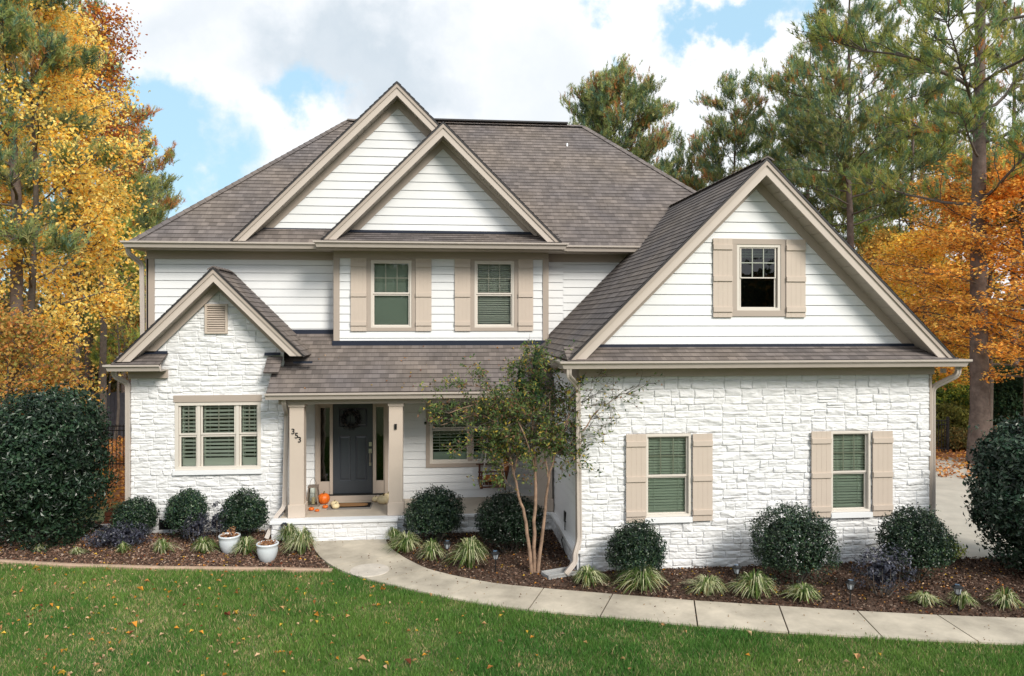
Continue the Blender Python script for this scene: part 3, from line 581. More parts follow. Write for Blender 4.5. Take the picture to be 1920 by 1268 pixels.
# garage wing windows
Y = 12.97
for (a, b, s0, s1, lab) in ((3.66, 4.50, (3.31, 3.69), (4.52, 4.88), 'double-hung window with green-tinted blinds, nearer the porch'), (7.11, 7.88, (6.73, 7.12), (7.90, 8.28), 'double-hung window with green-tinted blinds, nearer the outer corner')):
    f = window(a, b, 1.0, 2.47, Y, [(a + .075, 1.74, b - .075, 2.40), (a + .075, 1.06, b - .085, 1.68)], lab, fw=.045, proud=.05)
    slats(a + .05, b - .05, 1.03, 2.43, Y + .09, parent=f)
    sl = MB(); sl.box(a - .01, b + .01, Y - .10, Y + .02, .905, .995); sl.build('sill', M['whitecap'], f)
    shutter(s0[0], s0[1] - .02, .92, 2.48, Y - .06); shutter(s1[0], s1[1], .92, 2.47, Y - .06)
# window in the garage gable
Y = 13.0
f = window(5.37, 6.19, 4.67, 5.86, Y, [(5.46, 4.73, 6.09, 5.25), (5.46, 5.27, 6.09, 5.79)][::-1], 'single window under the garage gable with dark panes and a grid of bars', glass='dark_glass', trim=.09, trimz=(.11, .10), fw=.05, grid=(3, 2), sashw=.02, gy=.008)
slats(5.42, 6.14, 5.62, 5.80, Y + .08, parent=f)
shutter(4.92, 5.275, 4.545, 5.96, Y - .02); shutter(6.285, 6.65, 4.545, 5.955, Y - .02)
# triple window in the left stone wing
Y = 16.17
f = window(-5.43, -3.69, 1.375, 2.79, Y, [(-5.32, 2.14, -5.02, 2.75), (-5.32, 1.44, -5.02, 2.06), (-4.88, 2.14, -4.24, 2.75), (-4.88, 1.44, -4.24, 2.06), (-4.10, 2.14, -3.78, 2.75), (-4.10, 1.44, -3.78, 2.06)], 'triple window with white plantation shutters inside', glass='clear_glass', fw=.07, proud=.04, grid={0: 2, 2: 2, 4: 2})
for m0, m1 in ((-4.985, -4.925), (-4.2, -4.14)): mb = MB(); mb.box(m0, m1, Y - .02, Y + .05, 1.44, 2.76); mb.build('mullion', M['sash'], f)
for a, c in ((-5.32, -5.02), (-4.88, -4.24), (-4.10, -3.78)):
    slats(a, c, 1.62, 2.74, Y + .10, pitch=.078, tilt=.42, w_=.07, parent=f)
    mb = MB(); mb.box(a, c, Y + .10, Y + .13, 1.43, 1.60); mb.box(a, a + .03, Y + .10, Y + .14, 1.6, 2.75); mb.box(c - .03, c, Y + .10, Y + .14, 1.6, 2.75); mb.box(a + .03, c - .03, Y + .101, Y + .139, 2.06, 2.14); mb.build('shutter_frame', M['blind'], f)
sl = MB(); sl.box(-5.46, -3.66, Y - .09, Y + .02, 1.285, 1.372); sl.build('sill', M['whitecap'], f)
mb = MB(); mb.box(-5.45, -3.67, Y - .06, Y + .01, 2.795, 2.935); mb.build('header', M['trim'], f)
# porch double window
Y = 17.1
f = window(-.17, 1.67, 1.24, 2.76, Y, [(-.10, 2.06, .67, 2.72), (-.10, 1.32, .67, 1.98), (.83, 2.06, 1.60, 2.72), (.83, 1.32, 1.60, 1.98)], 'wide double window at the back of the porch', glass='clear_glass', trim=.09, trimz=(.09, .05), fw=.05, grid=(3, 2), sashw=.03)
mb = MB(); mb.box(.70, .80, Y - .02, Y + .06, 1.28, 2.74); mb.build('mullion', M['trim'], f)
slats(-.1, .67, 1.5, 2.7, Y + .15, pitch=.07, tilt=.15, parent=f); slats(.83, 1.6, 1.5, 2.7, Y + .15, pitch=.07, tilt=.15, parent=f)
mb = MB(); mb.box(-.1, .67, Y + .12, Y + .14, 1.3, 1.48); mb.box(.83, 1.6, Y + .12, Y + .14, 1.3, 1.48); mb.build('shade', M['shade'], f)
# louvred attic vent
mb = MB(); Y = 16.13; mb.ring(-4.82, -4.36, 4.22, 4.84, .045, Y - .035, Y + .03)
for i in range(11):
    z = 4.28 + i * .0475; mb.prism([(-4.78, Y - .02, z), (-4.40, Y - .02, z), (-4.40, Y + .02, z + .035), (-4.78, Y + .02, z + .035)], (0, 0, .006))
part(mb, 'gable_vent', 'shutter'); mb = MB(); mb.face([(-4.8, Y + .03, 4.24), (-4.38, Y + .03, 4.24), (-4.38, Y + .03, 4.82), (-4.8, Y + .03, 4.82)]); part(mb, 'vent_screen', 'soffit')
mb = MB(); mb.ring(-5.74, -5.49, .16, .37, .02, 16.12, 16.2)
for i in range(9): mb.box(-5.72 + i * .025, -5.71 + i * .025, 16.14, 16.15, .18, .35)
mb.face([(-5.72, 16.2, .18), (-5.5, 16.2, .18), (-5.5, 16.2, .35), (-5.72, 16.2, .35)]); part(mb, 'crawl_space_vent', 'black')

# ---- door, sidelights
Y = 17.1
mb = MB(); mb.ring(-2.72, -1.10, .455, 2.72, .085, Y - .05, Y + .02, wb=.001); mb.box(-2.635, -1.185, Y - .03, Y + .02, 2.665, 2.69)
for a, b in ((-2.40, -2.335), (-1.445, -1.375)): mb.box(a, b, Y - .04, Y + .05, .56, 2.66)
mb.box(-2.635, -2.40, Y - .02, Y + .02, .60, .88); mb.box(-1.375, -1.185, Y - .02, Y + .02, .60, .88); mb.box(-2.635, -2.40, Y - .02, Y + .02, 2.54, 2.66); mb.box(-1.375, -1.185, Y - .02, Y + .02, 2.54, 2.66)
mb.box(-2.635, -2.61, Y - .02, Y + .02, .88, 2.54); mb.box(-1.21, -1.185, Y - .02, Y + .02, .88, 2.54)
part(mb, 'door_frame', 'trim', bevel=.004)
mb = MB(); mb.box(-2.46, -1.30, Y - .09, Y - .02, .456, .57); part(mb, 'door_step', 'trim', bevel=.004)
mb = MB(); mb.box(-2.60, -1.20, Y - .075, Y + .06, .572, .60); part(mb, 'threshold', 'black')
for a, b in ((-2.61, -2.40), (-1.375, -1.21)):
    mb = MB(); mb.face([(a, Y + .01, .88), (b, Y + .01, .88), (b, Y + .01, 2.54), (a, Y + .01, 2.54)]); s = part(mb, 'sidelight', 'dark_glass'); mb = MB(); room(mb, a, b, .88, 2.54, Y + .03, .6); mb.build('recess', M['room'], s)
# six-part panel door: raised surround with sunk panels
d0, d1, e0, e1 = -2.335, -1.445, .605, 2.655
door = MB(); pan = [(d0 + .13, e0 + .28, d0 + .40, e0 + 1.30), (d1 - .40, e0 + .28, d1 - .13, e0 + 1.30), (d0 + .13, e0 + 1.50, d0 + .40, e0 + 1.92), (d1 - .40, e0 + 1.50, d1 - .13, e0 + 1.92)]
for c in carve([(d0, e0), (d1, e0), (d1, e1), (d0, e1)], pan): door.face([(p[0], Y + .005, p[1]) for p in c])
for (a, b, c, d) in pan:
    i = .022; o_ = [(a, b), (c, b), (c, d), (a, d)]; n_ = [(a + i, b + i), (c - i, b + i), (c - i, d - i), (a + i, d - i)]; t_ = [(a + 2.6 * i, b + 2.6 * i), (c - 2.6 * i, b + 2.6 * i), (c - 2.6 * i, d - 2.6 * i), (a + 2.6 * i, d - 2.6 * i)]
    for k in range(4):
        l_ = (k + 1) % 4
        door.face([(o_[k][0], Y + .005, o_[k][1]), (o_[l_][0], Y + .005, o_[l_][1]), (n_[l_][0], Y + .021, n_[l_][1]), (n_[k][0], Y + .021, n_[k][1])])
        door.face([(n_[k][0], Y + .021, n_[k][1]), (n_[l_][0], Y + .021, n_[l_][1]), (t_[l_][0], Y + .010, t_[l_][1]), (t_[k][0], Y + .010, t_[k][1])])
    door.face([(p[0], Y + .010, p[1]) for p in t_])
dr_o = part(door, 'front_door', 'door', label='slate blue panelled front door')
mb = MB(); mb.box(-1.535, -1.475, Y - .02, Y, 1.66, 1.75); mb.box(-1.54, -1.475, Y - .018, Y, 1.50, 1.60); mb.box(-1.53, -1.485, Y - .018, Y, 1.22, 1.29); mb.tube([(-1.507, Y - .02, 1.53), (-1.507, Y - .06, 1.49), (-1.507, Y - .065, 1.38), (-1.507, Y - .05, 1.28), (-1.507, Y - .01, 1.25)], .011); mb.build('handle', M['metal'], dr_o)
# ---- posts
def post(x0, x1, label):
    mb = MB(); y0, y1 = 15.64, 15.93; mb.box(x0, x1, y0, y1, .455, 2.80); mb.box(x0 - .025, x1 + .025, y0 - .025, y1 + .025, .4555, .72); mb.box(x0 - .02, x1 + .02, y0 - .02, y1 + .02, 2.72, 2.785)
    return part(mb, 'porch_post', 'shutter', bevel=.005, label=label)
p1 = post(-3.01, -2.72, 'square beige porch post carrying the house number 353'); post(-1.00, -.715, 'square beige porch post to the right of the door'); post(2.11, 2.42, 'square beige porch post against the garage wing')
for ch, cx_, cz_ in (('3', -2.975, 2.17), ('5', -2.905, 2.085), ('3', -2.845, 2.0)):
    cu = bpy.data.curves.new('digit', 'FONT'); cu.body = ch; cu.size = .16; cu.extrude = .004; cu.offset = .002; to = bpy.data.objects.new('digit', cu); col.objects.link(to)
    bpy.context.view_layer.update(); me = bpy.data.meshes.new_from_object(to.evaluated_get(bpy.context.evaluated_depsgraph_get())); bpy.data.objects.remove(to)
    o = bpy.data.objects.new('house_number_digit', me); me.materials.clear(); me.materials.append(M['black']); col.objects.link(o); o.parent = p1; o.location = (cx_, 15.632, cz_); o.rotation_euler = (R(90), 0, 0); o['label'] = 'black house number digit ' + ch
mb = MB(); mb.box(-.885, -.835, 15.61, 15.639, 2.24, 2.35); mb.lathe([(.0, 0), (.018, 0), (.022, .03), (0, .035)], (-.86, 15.61, 2.27), 10); part(mb, 'doorbell_chime', 'black')
mb = MB(); mb.box(2.44, 2.475, 14.22, 14.32, .60, .80); mb.tube([(2.455, 14.26, .6), (2.44, 14.2, .4), (2.36, 14.1, .3), (2.40, 14.0, .08)], .008, 6); part(mb, 'outlet_box', 'black')
mb = MB(); mb.tube([(-.27, 17.05, 2.16), (-.27, 17.02, 2.18)], .03, 8); part(mb, 'doorbell', 'black')

# ============================================================ GROUND, WALK, BEDS
WALK_IN = [(-1.05, 15.42), (-1.02, 15.2), (-.92, 14.8), (-.6, 14.13), (-.19, 13.48), (.37, 13.01), (.99, 12.6), (1.68, 12.33), (2.77, 11.95), (4.05, 11.52), (5.3, 11.17), (6.46, 10.84), (7.61, 10.56), (8.69, 10.35), (14, 9.4)]
WALK_OUT = [(-2.52, 15.42), (-2.40, 14.9), (-2.26, 14.5), (-2.03, 14.02), (-1.65, 13.46), (-1.09, 12.97), (-.44, 12.49), (.09, 12.1), (.67, 11.75), (1.35, 11.42), (2.51, 11.03), (3.79, 10.57), (4.97, 10.22), (6.21, 9.9), (7.38, 9.65), (8.2, 9.48), (14, 8.5)]
EDGE = [(-14, 16.6), (-11, 15.7), (-9.2, 15.05), (-7.94, 14.65), (-6.66, 14.31), (-4.96, 13.99), (-3.03, 13.74), (-2.3, 13.62), (-1.86, 13.55)]
def resample(P, n):
    P = np.array(P, float); d = np.r_[0, np.cumsum(np.hypot(*np.diff(P, axis=0).T))]; t = np.linspace(0, d[-1], n)
    return np.stack([np.interp(t, d, P[:, 0]), np.interp(t, d, P[:, 1])], 1)
def smooth(P, n=120):
    Q = resample(P, n); K = 5
    for _ in range(3): Q[1:-1] = (Q[:-2] + Q[1:-1] * 2 + Q[2:]) / 4
    return Q
WI, WO, ED = smooth(WALK_IN), smooth(WALK_OUT), smooth(EDGE)
def inpoly(x, y, P):
    x = np.asarray(x); y = np.asarray(y); c = np.zeros(x.shape, bool); n = len(P); j = n - 1
    for i in range(n):
        xi, yi, xj, yj = *P[i], *P[j]
        if yi != yj: c ^= ((yi > y) != (yj > y)) & (x < (xj - xi) * (y - yi) / (yj - yi) + xi)
        j = i
    return c
WALKP = np.concatenate([WI, WO[::-1]])
BED_L = np.concatenate([ED, [(-2.3, 14.4), (-2.45, 15.0), (-2.5, 15.5), (-3.3, 15.6), (-3.3, 16.25), (-6.3, 16.25), (-6.6, 17.2), (-8.5, 17.4), (-14, 18.2)]])
BED_R = np.concatenate([WI[2:], [(14, 12.6), (10.6, 13.0), (9.1, 13.05), (2.4, 13.05), (2.5, 15.7), (-1.1, 15.6)]])
OUTL = np.concatenate([resample(WI, 700), resample(ED, 500)])
def bed_h(x, y):
    sh = np.shape(x); x = np.ravel(x); y = np.ravel(y); d = np.full(x.shape, 9.)
    for i in range(0, len(x), 20000): d[i:i + 20000] = np.sqrt(((x[i:i + 20000, None] - OUTL[None, ::2, 0]) ** 2 + (y[i:i + 20000, None] - OUTL[None, ::2, 1]) ** 2).min(1))
    return (.014 + .05 * np.clip(d / .30, 0, 1) ** .8).reshape(sh)
def groundmat():
    m = bpy.data.materials.new('lawn_and_litter'); m.use_nodes = True; t = m.node_tree; b = t.nodes['Principled BSDF']; n_ = t.nodes.new; l = t.links.new
    tc = n_('ShaderNodeTexCoord'); a = n_('ShaderNodeTexNoise'); a.inputs['Scale'].default_value = 9; a.inputs['Detail'].default_value = 10; a.inputs['Roughness'].default_value = .75; l(tc.outputs['Object'], a.inputs['Vector'])
    r1 = n_('ShaderNodeValToRGB'); r1.color_ramp.elements[0].position = .38; r1.color_ramp.elements[1].position = .66; r1.color_ramp.elements[0].color = (.06, .11, .03, 1); r1.color_ramp.elements[1].color = (.20, .19, .08, 1); l(a.outputs['Fac'], r1.inputs[0])
    r2 = n_('ShaderNodeValToRGB'); r2.color_ramp.elements[0].position = .35; r2.color_ramp.elements[1].position = .65; r2.color_ramp.elements[0].color = (.10, .04, .018, 1); r2.color_ramp.elements[1].color = (.42, .20, .09, 1); e = r2.color_ramp.elements.new(.5); e.color = (.26, .11, .045, 1); l(a.outputs['Fac'], r2.inputs[0])
    sx = n_('ShaderNodeSeparateXYZ'); l(tc.outputs['Object'], sx.inputs[0])
    b2 = n_('ShaderNodeTexNoise'); b2.inputs['Scale'].default_value = .5; l(tc.outputs['Object'], b2.inputs['Vector'])
    ad = n_('ShaderNodeMath'); ad.operation = 'MULTIPLY_ADD'; ad.inputs[1].default_value = 5; l(b2.outputs['Fac'], ad.inputs[0]); l(sx.outputs['Y'], ad.inputs[2])
    mr = n_('ShaderNodeMapRange'); mr.inputs[1].default_value = 21.2; mr.inputs[2].default_value = 22.2; l(ad.outputs[0], mr.inputs[0])
    x = n_('ShaderNodeMix'); x.data_type = 'RGBA'; l(mr.outputs[0], x.inputs[0]); l(r1.outputs[0], x.inputs[6]); l(r2.outputs[0], x.inputs[7]); l(x.outputs[2], b.inputs['Base Color'])
    bp = n_('ShaderNodeBump'); bp.inputs['Strength'].default_value = .6; bp.inputs['Distance'].default_value = .05; l(a.outputs['Fac'], bp.inputs['Height']); l(bp.outputs[0], b.inputs['Normal']); b.inputs['Roughness'].default_value = .95
    return m
M['ground'] = groundmat()
mb = MB(); xs = [-900, -60, -20, 20, 60, 900]; ys = [-900, -30, 0, 40, 90, 1600]
for i in range(5):
    for j in range(5): mb.face([(xs[i], ys[j], 0), (xs[i + 1], ys[j], 0), (xs[i + 1], ys[j + 1], 0), (xs[i], ys[j + 1], 0)])
mb.build('ground', M['ground'], kind='structure')
# mulch beds: gently mounded sheets
M['mulch'] = mat('bark_mulch', (.10, .066, .05), .95, .1, noise=.6, nscale=35, bump=1.0, bscale=70)
def bedsheet(P, name):
    x0, y0 = P.min(0); x1, y1 = P.max(0); g = .055; X, Y_ = np.meshgrid(np.arange(x0, x1, g), np.arange(y0, y1, g), indexing='ij'); ins = inpoly(X, Y_, P)
    Z = np.where(ins, bed_h(X, Y_) + .014 * (fn_noise(x1 - x0 + 1, y1 - y0 + 1, X - x0, Y_ - y0, .3, .3, 3) - .5) * np.clip((bed_h(X, Y_) - .014) / .05, 0, 1), .006)
    # real distance to the outline is not needed: taper where a neighbour lies outside
    nx, ny = X.shape; idx = np.arange(nx * ny).reshape(nx, ny); k = ins[:-1, :-1] | ins[1:, :-1] | ins[1:, 1:] | ins[:-1, 1:]
    F = np.stack([idx[:-1, :-1][k], idx[1:, :-1][k], idx[1:, 1:][k], idx[:-1, 1:][k]], 1)
    return npmesh(name, np.stack([X, Y_, Z], -1).reshape(-1, 3), F, M['mulch'], smooth=True, kind='structure')
bedsheet(BED_L, 'mulch_bed'); bedsheet(BED_R, 'mulch_bed')
# concrete walk, slab by slab with sawn joints
def walkcut(ts):
    pass
mb = MB(); TH = .10
def wpt(C, t): i = t * (len(C) - 1); k = int(min(i, len(C) - 2)); f = i - k; return C[k] * (1 - f) + C[k + 1] * f
def near(C, p): d = np.hypot(C[:, 0] - p[0], C[:, 1] - p[1]); return int(d.argmin()) / (len(C) - 1)
JT = [((-.78, 14.37), (-1.85, 13.75)), ((-.16, 13.50), (-.95, 12.93)), ((.69, 12.85), (.11, 12.1)), ((1.70, 12.33), (1.37, 11.42)), ((2.85, 11.93), (2.51, 11.03)), ((4.1, 11.5), (3.79, 10.57)), ((5.29, 11.17), (5.03, 10.2)), ((6.45, 10.84), (6.22, 9.9)), ((7.56, 10.57), (7.4, 9.65)), ((8.75, 10.33), (8.45, 9.43)), ((10, 10.1), (9.7, 9.2)), ((11.3, 9.88), (11, 8.97)), ((12.6, 9.65), (12.4, 8.76))]
ti = [0] + [near(WI, a) for a, b in JT] + [1]; to_ = [0] + [near(WO, b) for a, b in JT] + [1]
for s in range(len(ti) - 1):
    g = .004; K = 8; A = []; B = []
    for k in range(K + 1):
        f = k / K; A.append(wpt(WI, (ti[s] + (ti[s + 1] - ti[s]) * f))); B.append(wpt(WO, (to_[s] + (to_[s + 1] - to_[s]) * f)))
    da = (A[1] - A[0]) / np.linalg.norm(A[1] - A[0]) * .011; A[0] = A[0] + da; A[-1] = A[-1] - da; B[0] = B[0] + da; B[-1] = B[-1] - da
    poly = [(p[0], p[1], .035) for p in A] + [(p[0], p[1], .035) for p in B[::-1]]
    mb.prism(poly[::-1], (0, 0, -.03))
M['walk'] = mat('weathered_walk_concrete', (.48, .425, .345), .8, .2, noise=.36, nscale=1.3, bump=.35, bscale=110)
mb.build('front_walk', M['walk'], kind='structure')
w = MB(); w.face([(p[0], p[1], .008) for p in WALKP[::-1]]); w.build('walk_joint_bed', mat('joint_dirt', (.05, .042, .035), .95), kind='structure')
w = MB(); w.lathe([(.0, .0), (.345, .0), (.35, -.01)][::-1], (-1.2, 13.50, .0435), 40); setp(w.build('utility_cover', mat('pale_cover_concrete', (.53, .48, .42), .8, .2, noise=.2, nscale=6)), 'round pale concrete utility cover set flush in the front walk', 'cover')
# kerb along the left bed
w = MB(); pr = [(-.055, -.02), (.055, -.02), (.055, .045), (.03, .065), (-.03, .065), (-.055, .045)]
w.sweep([(p[0], p[1], 0.0) for p in ED], pr); setp(w.build('bed_edging', M['brickcurb'], smooth=False), 'tan poured edging curving between the lawn and the left mulch bed', 'edging')
# driveway behind the garage wing
w = MB(); w.prism([(9.3, 12.9, .0), (13.6, 12.5, .0), (15.4, 18.3, .0), (17.6, 22.5, 0), (14.5, 24, 0), (9.3, 24, .0)], (0, 0, .03)); w.build('driveway', M['concrete'], kind='structure')

# ============================================================ PLANTS (leaf by leaf)
def basis(n):
    n = n / np.linalg.norm(n, axis=1, keepdims=True); a = np.where(np.abs(n[:, 2:3]) < .9, np.array([[0, 0, 1.]]), np.array([[1., 0, 0]]))
    u = np.cross(a, n); u /= np.linalg.norm(u, axis=1, keepdims=True); return u, np.cross(n, u), n
def leaves(P, Nn, size, aspect=.55, fold=.25, r=rng, spin=None):
    """diamond leaves, two folded triangles each, at points P facing Nn"""
    n = len(P); u, v, w_ = basis(Nn); a = r.uniform(0, 2 * math.pi, n)[:, None] if spin is None else spin
    d = u * np.cos(a) + v * np.sin(a); s = -u * np.sin(a) + v * np.cos(a); L_ = (np.asarray(size) * np.ones(n))[:, None]
    V = np.stack([P - d * L_ * .5, P + s * L_ * aspect * .5 + w_ * L_ * fold * .4, P + d * L_ * .5, P - s * L_ * aspect * .5 + w_ * L_ * fold * .4], 1).reshape(-1, 3)
    i = np.arange(n)[:, None] * 4; F = np.concatenate([i + [0, 1, 2], i + [0, 2, 3]], 0); return V, F
def merge(parts):
    V, F, C, o = [], [], [], 0
    for v, f, c in parts: V.append(v); F.append(f + o); C.append(c); o += len(v)
    return np.concatenate(V), np.concatenate(F), np.concatenate(C)
def pal(colors, n, r=rng, jitter=.18, w=None):
    c = np.array(colors, float); k = r.choice(len(c), n, p=w); b = r.uniform(1 - jitter, 1 + jitter, (n, 1)); return c[k] * b
def tube_np(pts, rad, k=6):
    pts = np.array(pts, float); n = len(pts); t = np.gradient(pts, axis=0); t /= np.linalg.norm(t, axis=1, keepdims=True) + 1e-9
    a = np.array([0, 0, 1.]) if abs(t[0, 2]) < .9 else np.array([1., 0, 0]); V = []
    for i in range(n):
        a = a - t[i] * np.dot(a, t[i]); a /= np.linalg.norm(a) + 1e-9; b = np.cross(t[i], a); an = np.arange(k) * 2 * math.pi / k
        V.append(pts[i] + rad[i] * (np.cos(an)[:, None] * a + np.sin(an)[:, None] * b))
    V = np.concatenate(V); F = []
    for i in range(n - 1):
        for j in range(k): j2 = (j + 1) % k; p, q_, s, t_ = i * k + j, i * k + j2, (i + 1) * k + j2, (i + 1) * k + j; F += [(p, q_, s), (p, s, t_)]
    return V, np.array(F)
def limb(p0, d, length, r, segs=6, wander=.15, lift=0., rr=rng):
    p = np.array(p0, float); d = np.array(d, float) / np.linalg.norm(d); P = [p.copy()]
    for i in range(segs):
        d = d + rr.normal(0, wander, 3) + np.array([0, 0, lift]); d /= np.linalg.norm(d); p = p + d * length / segs; P.append(p.copy())
    return np.array(P), d
def woodmesh(name, tubes, mt, parent, **k):
    V, F, C = merge([(v, f, np.full((len(v), 3), .5)) for v, f in tubes]); return npmesh(name, V, F, mt, parent, smooth=True, **k)

# ---- grass blades
def lawn():
    r = np.random.default_rng(3); n = 900000
    x = r.uniform(-12.5, 13.5, n); y = np.where(r.random(n) < .78, 8.3 + (16 - 8.3) * r.random(n) ** 1.15, r.uniform(4.5, 8.3, n))
    lim = np.interp(x, np.r_[ED[:, 0], WO[:, 0][WO[:, 0] > -1.9]], np.r_[ED[:, 1], WO[:, 1][WO[:, 0] > -1.9]]) - .05
    k = (y < lim + .02 + r.normal(0, .035, n)) & (y > 4); x, y = x[k], y[k]
    n = len(x); P = np.stack([x, y, np.zeros(n)], 1)
    dens = fn_noise(30, 30, x + 11, y, .45, .45, 5); big = fn_noise(30, 30, x + 11, y, 1.7, 1.3, 6)
    h = r.uniform(.03, .085, n) * (.6 + .8 * dens); a = r.uniform(0, 2 * math.pi, n); w_ = r.uniform(.004, .008, n); ln = r.uniform(0, .9, n) * h; b = r.uniform(0, 2 * math.pi, n)
    s = np.stack([np.cos(a), np.sin(a), 0 * a], 1) * w_[:, None]; tip = P + np.stack([np.cos(b) * ln, np.sin(b) * ln, h], 1)
    V = np.stack([P - s, P + s, tip], 1).reshape(-1, 3); F = np.arange(3 * n).reshape(-1, 3)
    g = np.array([[.062, .158, .030]]) * r.uniform(.6, 1.4, (n, 1)); g2 = np.array([[.145, .245, .05]]) * r.uniform(.7, 1.3, (n, 1)); dry = np.array([[.48, .39, .20]]) * r.uniform(.6, 1.1, (n, 1))
    big = np.clip((.6 * big + .4 * fn_noise(30, 30, x + 11, y, .28, .22, 16) - .3) * 2.0, 0, 1); c = g * (1 - .75 * big[:, None]) + g2 * .75 * big[:, None]; m = r.random(n) < (.05 + .13 * (dens < .38) + .08 * (x < -2)); c[m] = dry[m]
    C = np.repeat(c, 3, 0); C[2::3] *= 1.25
    npmesh('grass', V, F, M['grass'], C=C, kind='stuff', label='short green lawn grass mixed with dry blades', category='grass')
setp_old = setp
def setp(o, label=None, cat=None, group=None, kind=None, category=None): return setp_old(o, label, cat or category, group, kind)
lawn()
def scatter_leaves(name, n, fx, size, cols, label, seed, mt='dry', zz=.03, w=None, asp=.6):
    r = np.random.default_rng(seed); P = fx(r, n); n = len(P); N_ = np.stack([r.normal(0, .45, n), r.normal(0, .45, n), np.ones(n)], 1)
    V, F = leaves(P, N_, r.uniform(size * .6, size * 1.3, n), asp, .9, r); c = pal(cols, n, r, .25, w); return npmesh(name, V, F, M[mt], C=np.repeat(c, 4, 0), kind='stuff', label=label, category=name.replace('_', ' '))
def on_lawn(r, n):
    x = r.uniform(-10, 12, n); x = np.where(r.random(n) < .45, r.uniform(-9, 0, n), x); y = r.uniform(8.3, 15, n)
    lim = np.interp(x, np.r_[ED[:, 0], WO[:, 0][WO[:, 0] > -1.9]], np.r_[ED[:, 1], WO[:, 1][WO[:, 0] > -1.9]]) - .1
    k = (y < lim) & (r.random(n) < np.interp(x, [-10, -1, 2, 10], [1, .6, .35, .12])); return np.stack([x[k], y[k], r.uniform(.03, .06, k.sum())], 1)
DRY = [(.50, .28, .13), (.62, .42, .26), (.60, .26, .04), (.62, .40, .06), (.20, .06, .03), (.40, .16, .05)]
scatter_leaves('fallen_leaves', 1500, on_lawn, .066, DRY, 'tan, orange and yellow autumn leaves fallen on the lawn', 8, w=[.3, .25, .15, .12, .08, .1])
scatter_leaves('fallen_leaves', 110, on_lawn, .12, DRY, 'larger curled brown leaves lying on the lawn', 9, w=[.3, .2, .1, .1, .15, .15])
def porch_roof(r, n): x = r.uniform(-3, 2.3, n); x = np.where(r.random(n) < .5, 2.2 - np.abs(r.normal(0, .5, n)), x); y = r.uniform(15.5, 16.7, n); return np.stack([x, y, 3.05 + .7256 * (y - 15.46) + .012], 1)
scatter_leaves('roof_leaves', 46, porch_roof, .05, DRY, 'a few dry leaves caught on the porch roof', 19)
def in_bed(P_, zt):
    def f(r, n):
        x0, y0 = P_.min(0); x1, y1 = P_.max(0); x = r.uniform(x0, x1, n); y = r.uniform(y0, y1, n); k = inpoly(x, y, P_); return np.stack([x[k], y[k], bed_h(x[k], y[k]) + r.uniform(0, .018, k.sum()) + zt], 1)
    return f
def walk_leaves(r, n):
    x = r.uniform(-2.4, 12, n); y = r.uniform(9, 15.4, n); k = inpoly(x, y, WALKP); return np.stack([x[k], y[k], np.full(k.sum(), .042)], 1)
scatter_leaves('walk_litter', 900, walk_leaves, .028, [(.20, .12, .06), (.12, .06, .03), (.35, .22, .10)], 'tiny brown bits of leaf lying on the front walk', 12)
CH = [(.20, .115, .08), (.11, .066, .048), (.31, .20, .15), (.46, .35, .28), (.04, .028, .024)]
scatter_leaves('mulch_chips', 60000, in_bed(BED_L, 0), .055, CH, 'reddish brown bark mulch and needles of the left bed', 14, 'chips', w=[.3, .3, .2, .1, .1], asp=.3)
scatter_leaves('mulch_chips', 70000, in_bed(BED_R, 0), .05, [tuple(v * .72 for v in c) for c in CH], 'dark brown bark mulch of the beds beside the walk', 15, 'chips', w=[.3, .35, .15, .1, .1], asp=.35)
scatter_leaves('bed_litter', 1800, in_bed(BED_L, .01), .055, DRY, 'dry leaves lying on the left mulch bed', 16)
scatter_leaves('bed_litter', 2600, in_bed(BED_R, .01), .045, DRY, 'dry leaves lying on the mulch beside the walk', 17)
def woodfloor(r, n):
    x = np.where(r.random(n) < .5, r.uniform(-26, -6.8, n), r.uniform(9.6, 34, n)); y = r.uniform(16.5, 46, n); k = ((x < 0) & (y > 18.5)) | ((x > 0) & (y > 20.5 + (13.5 - x) * .6)); return np.stack([x[k], y[k], r.uniform(.02, .08, k.sum())], 1)
scatter_leaves('leaf_litter', 70000, woodfloor, .13, [(.50, .22, .08), (.62, .33, .15), (.36, .14, .05), (.60, .30, .06)], 'orange brown leaf litter covering the ground under the trees', 18)

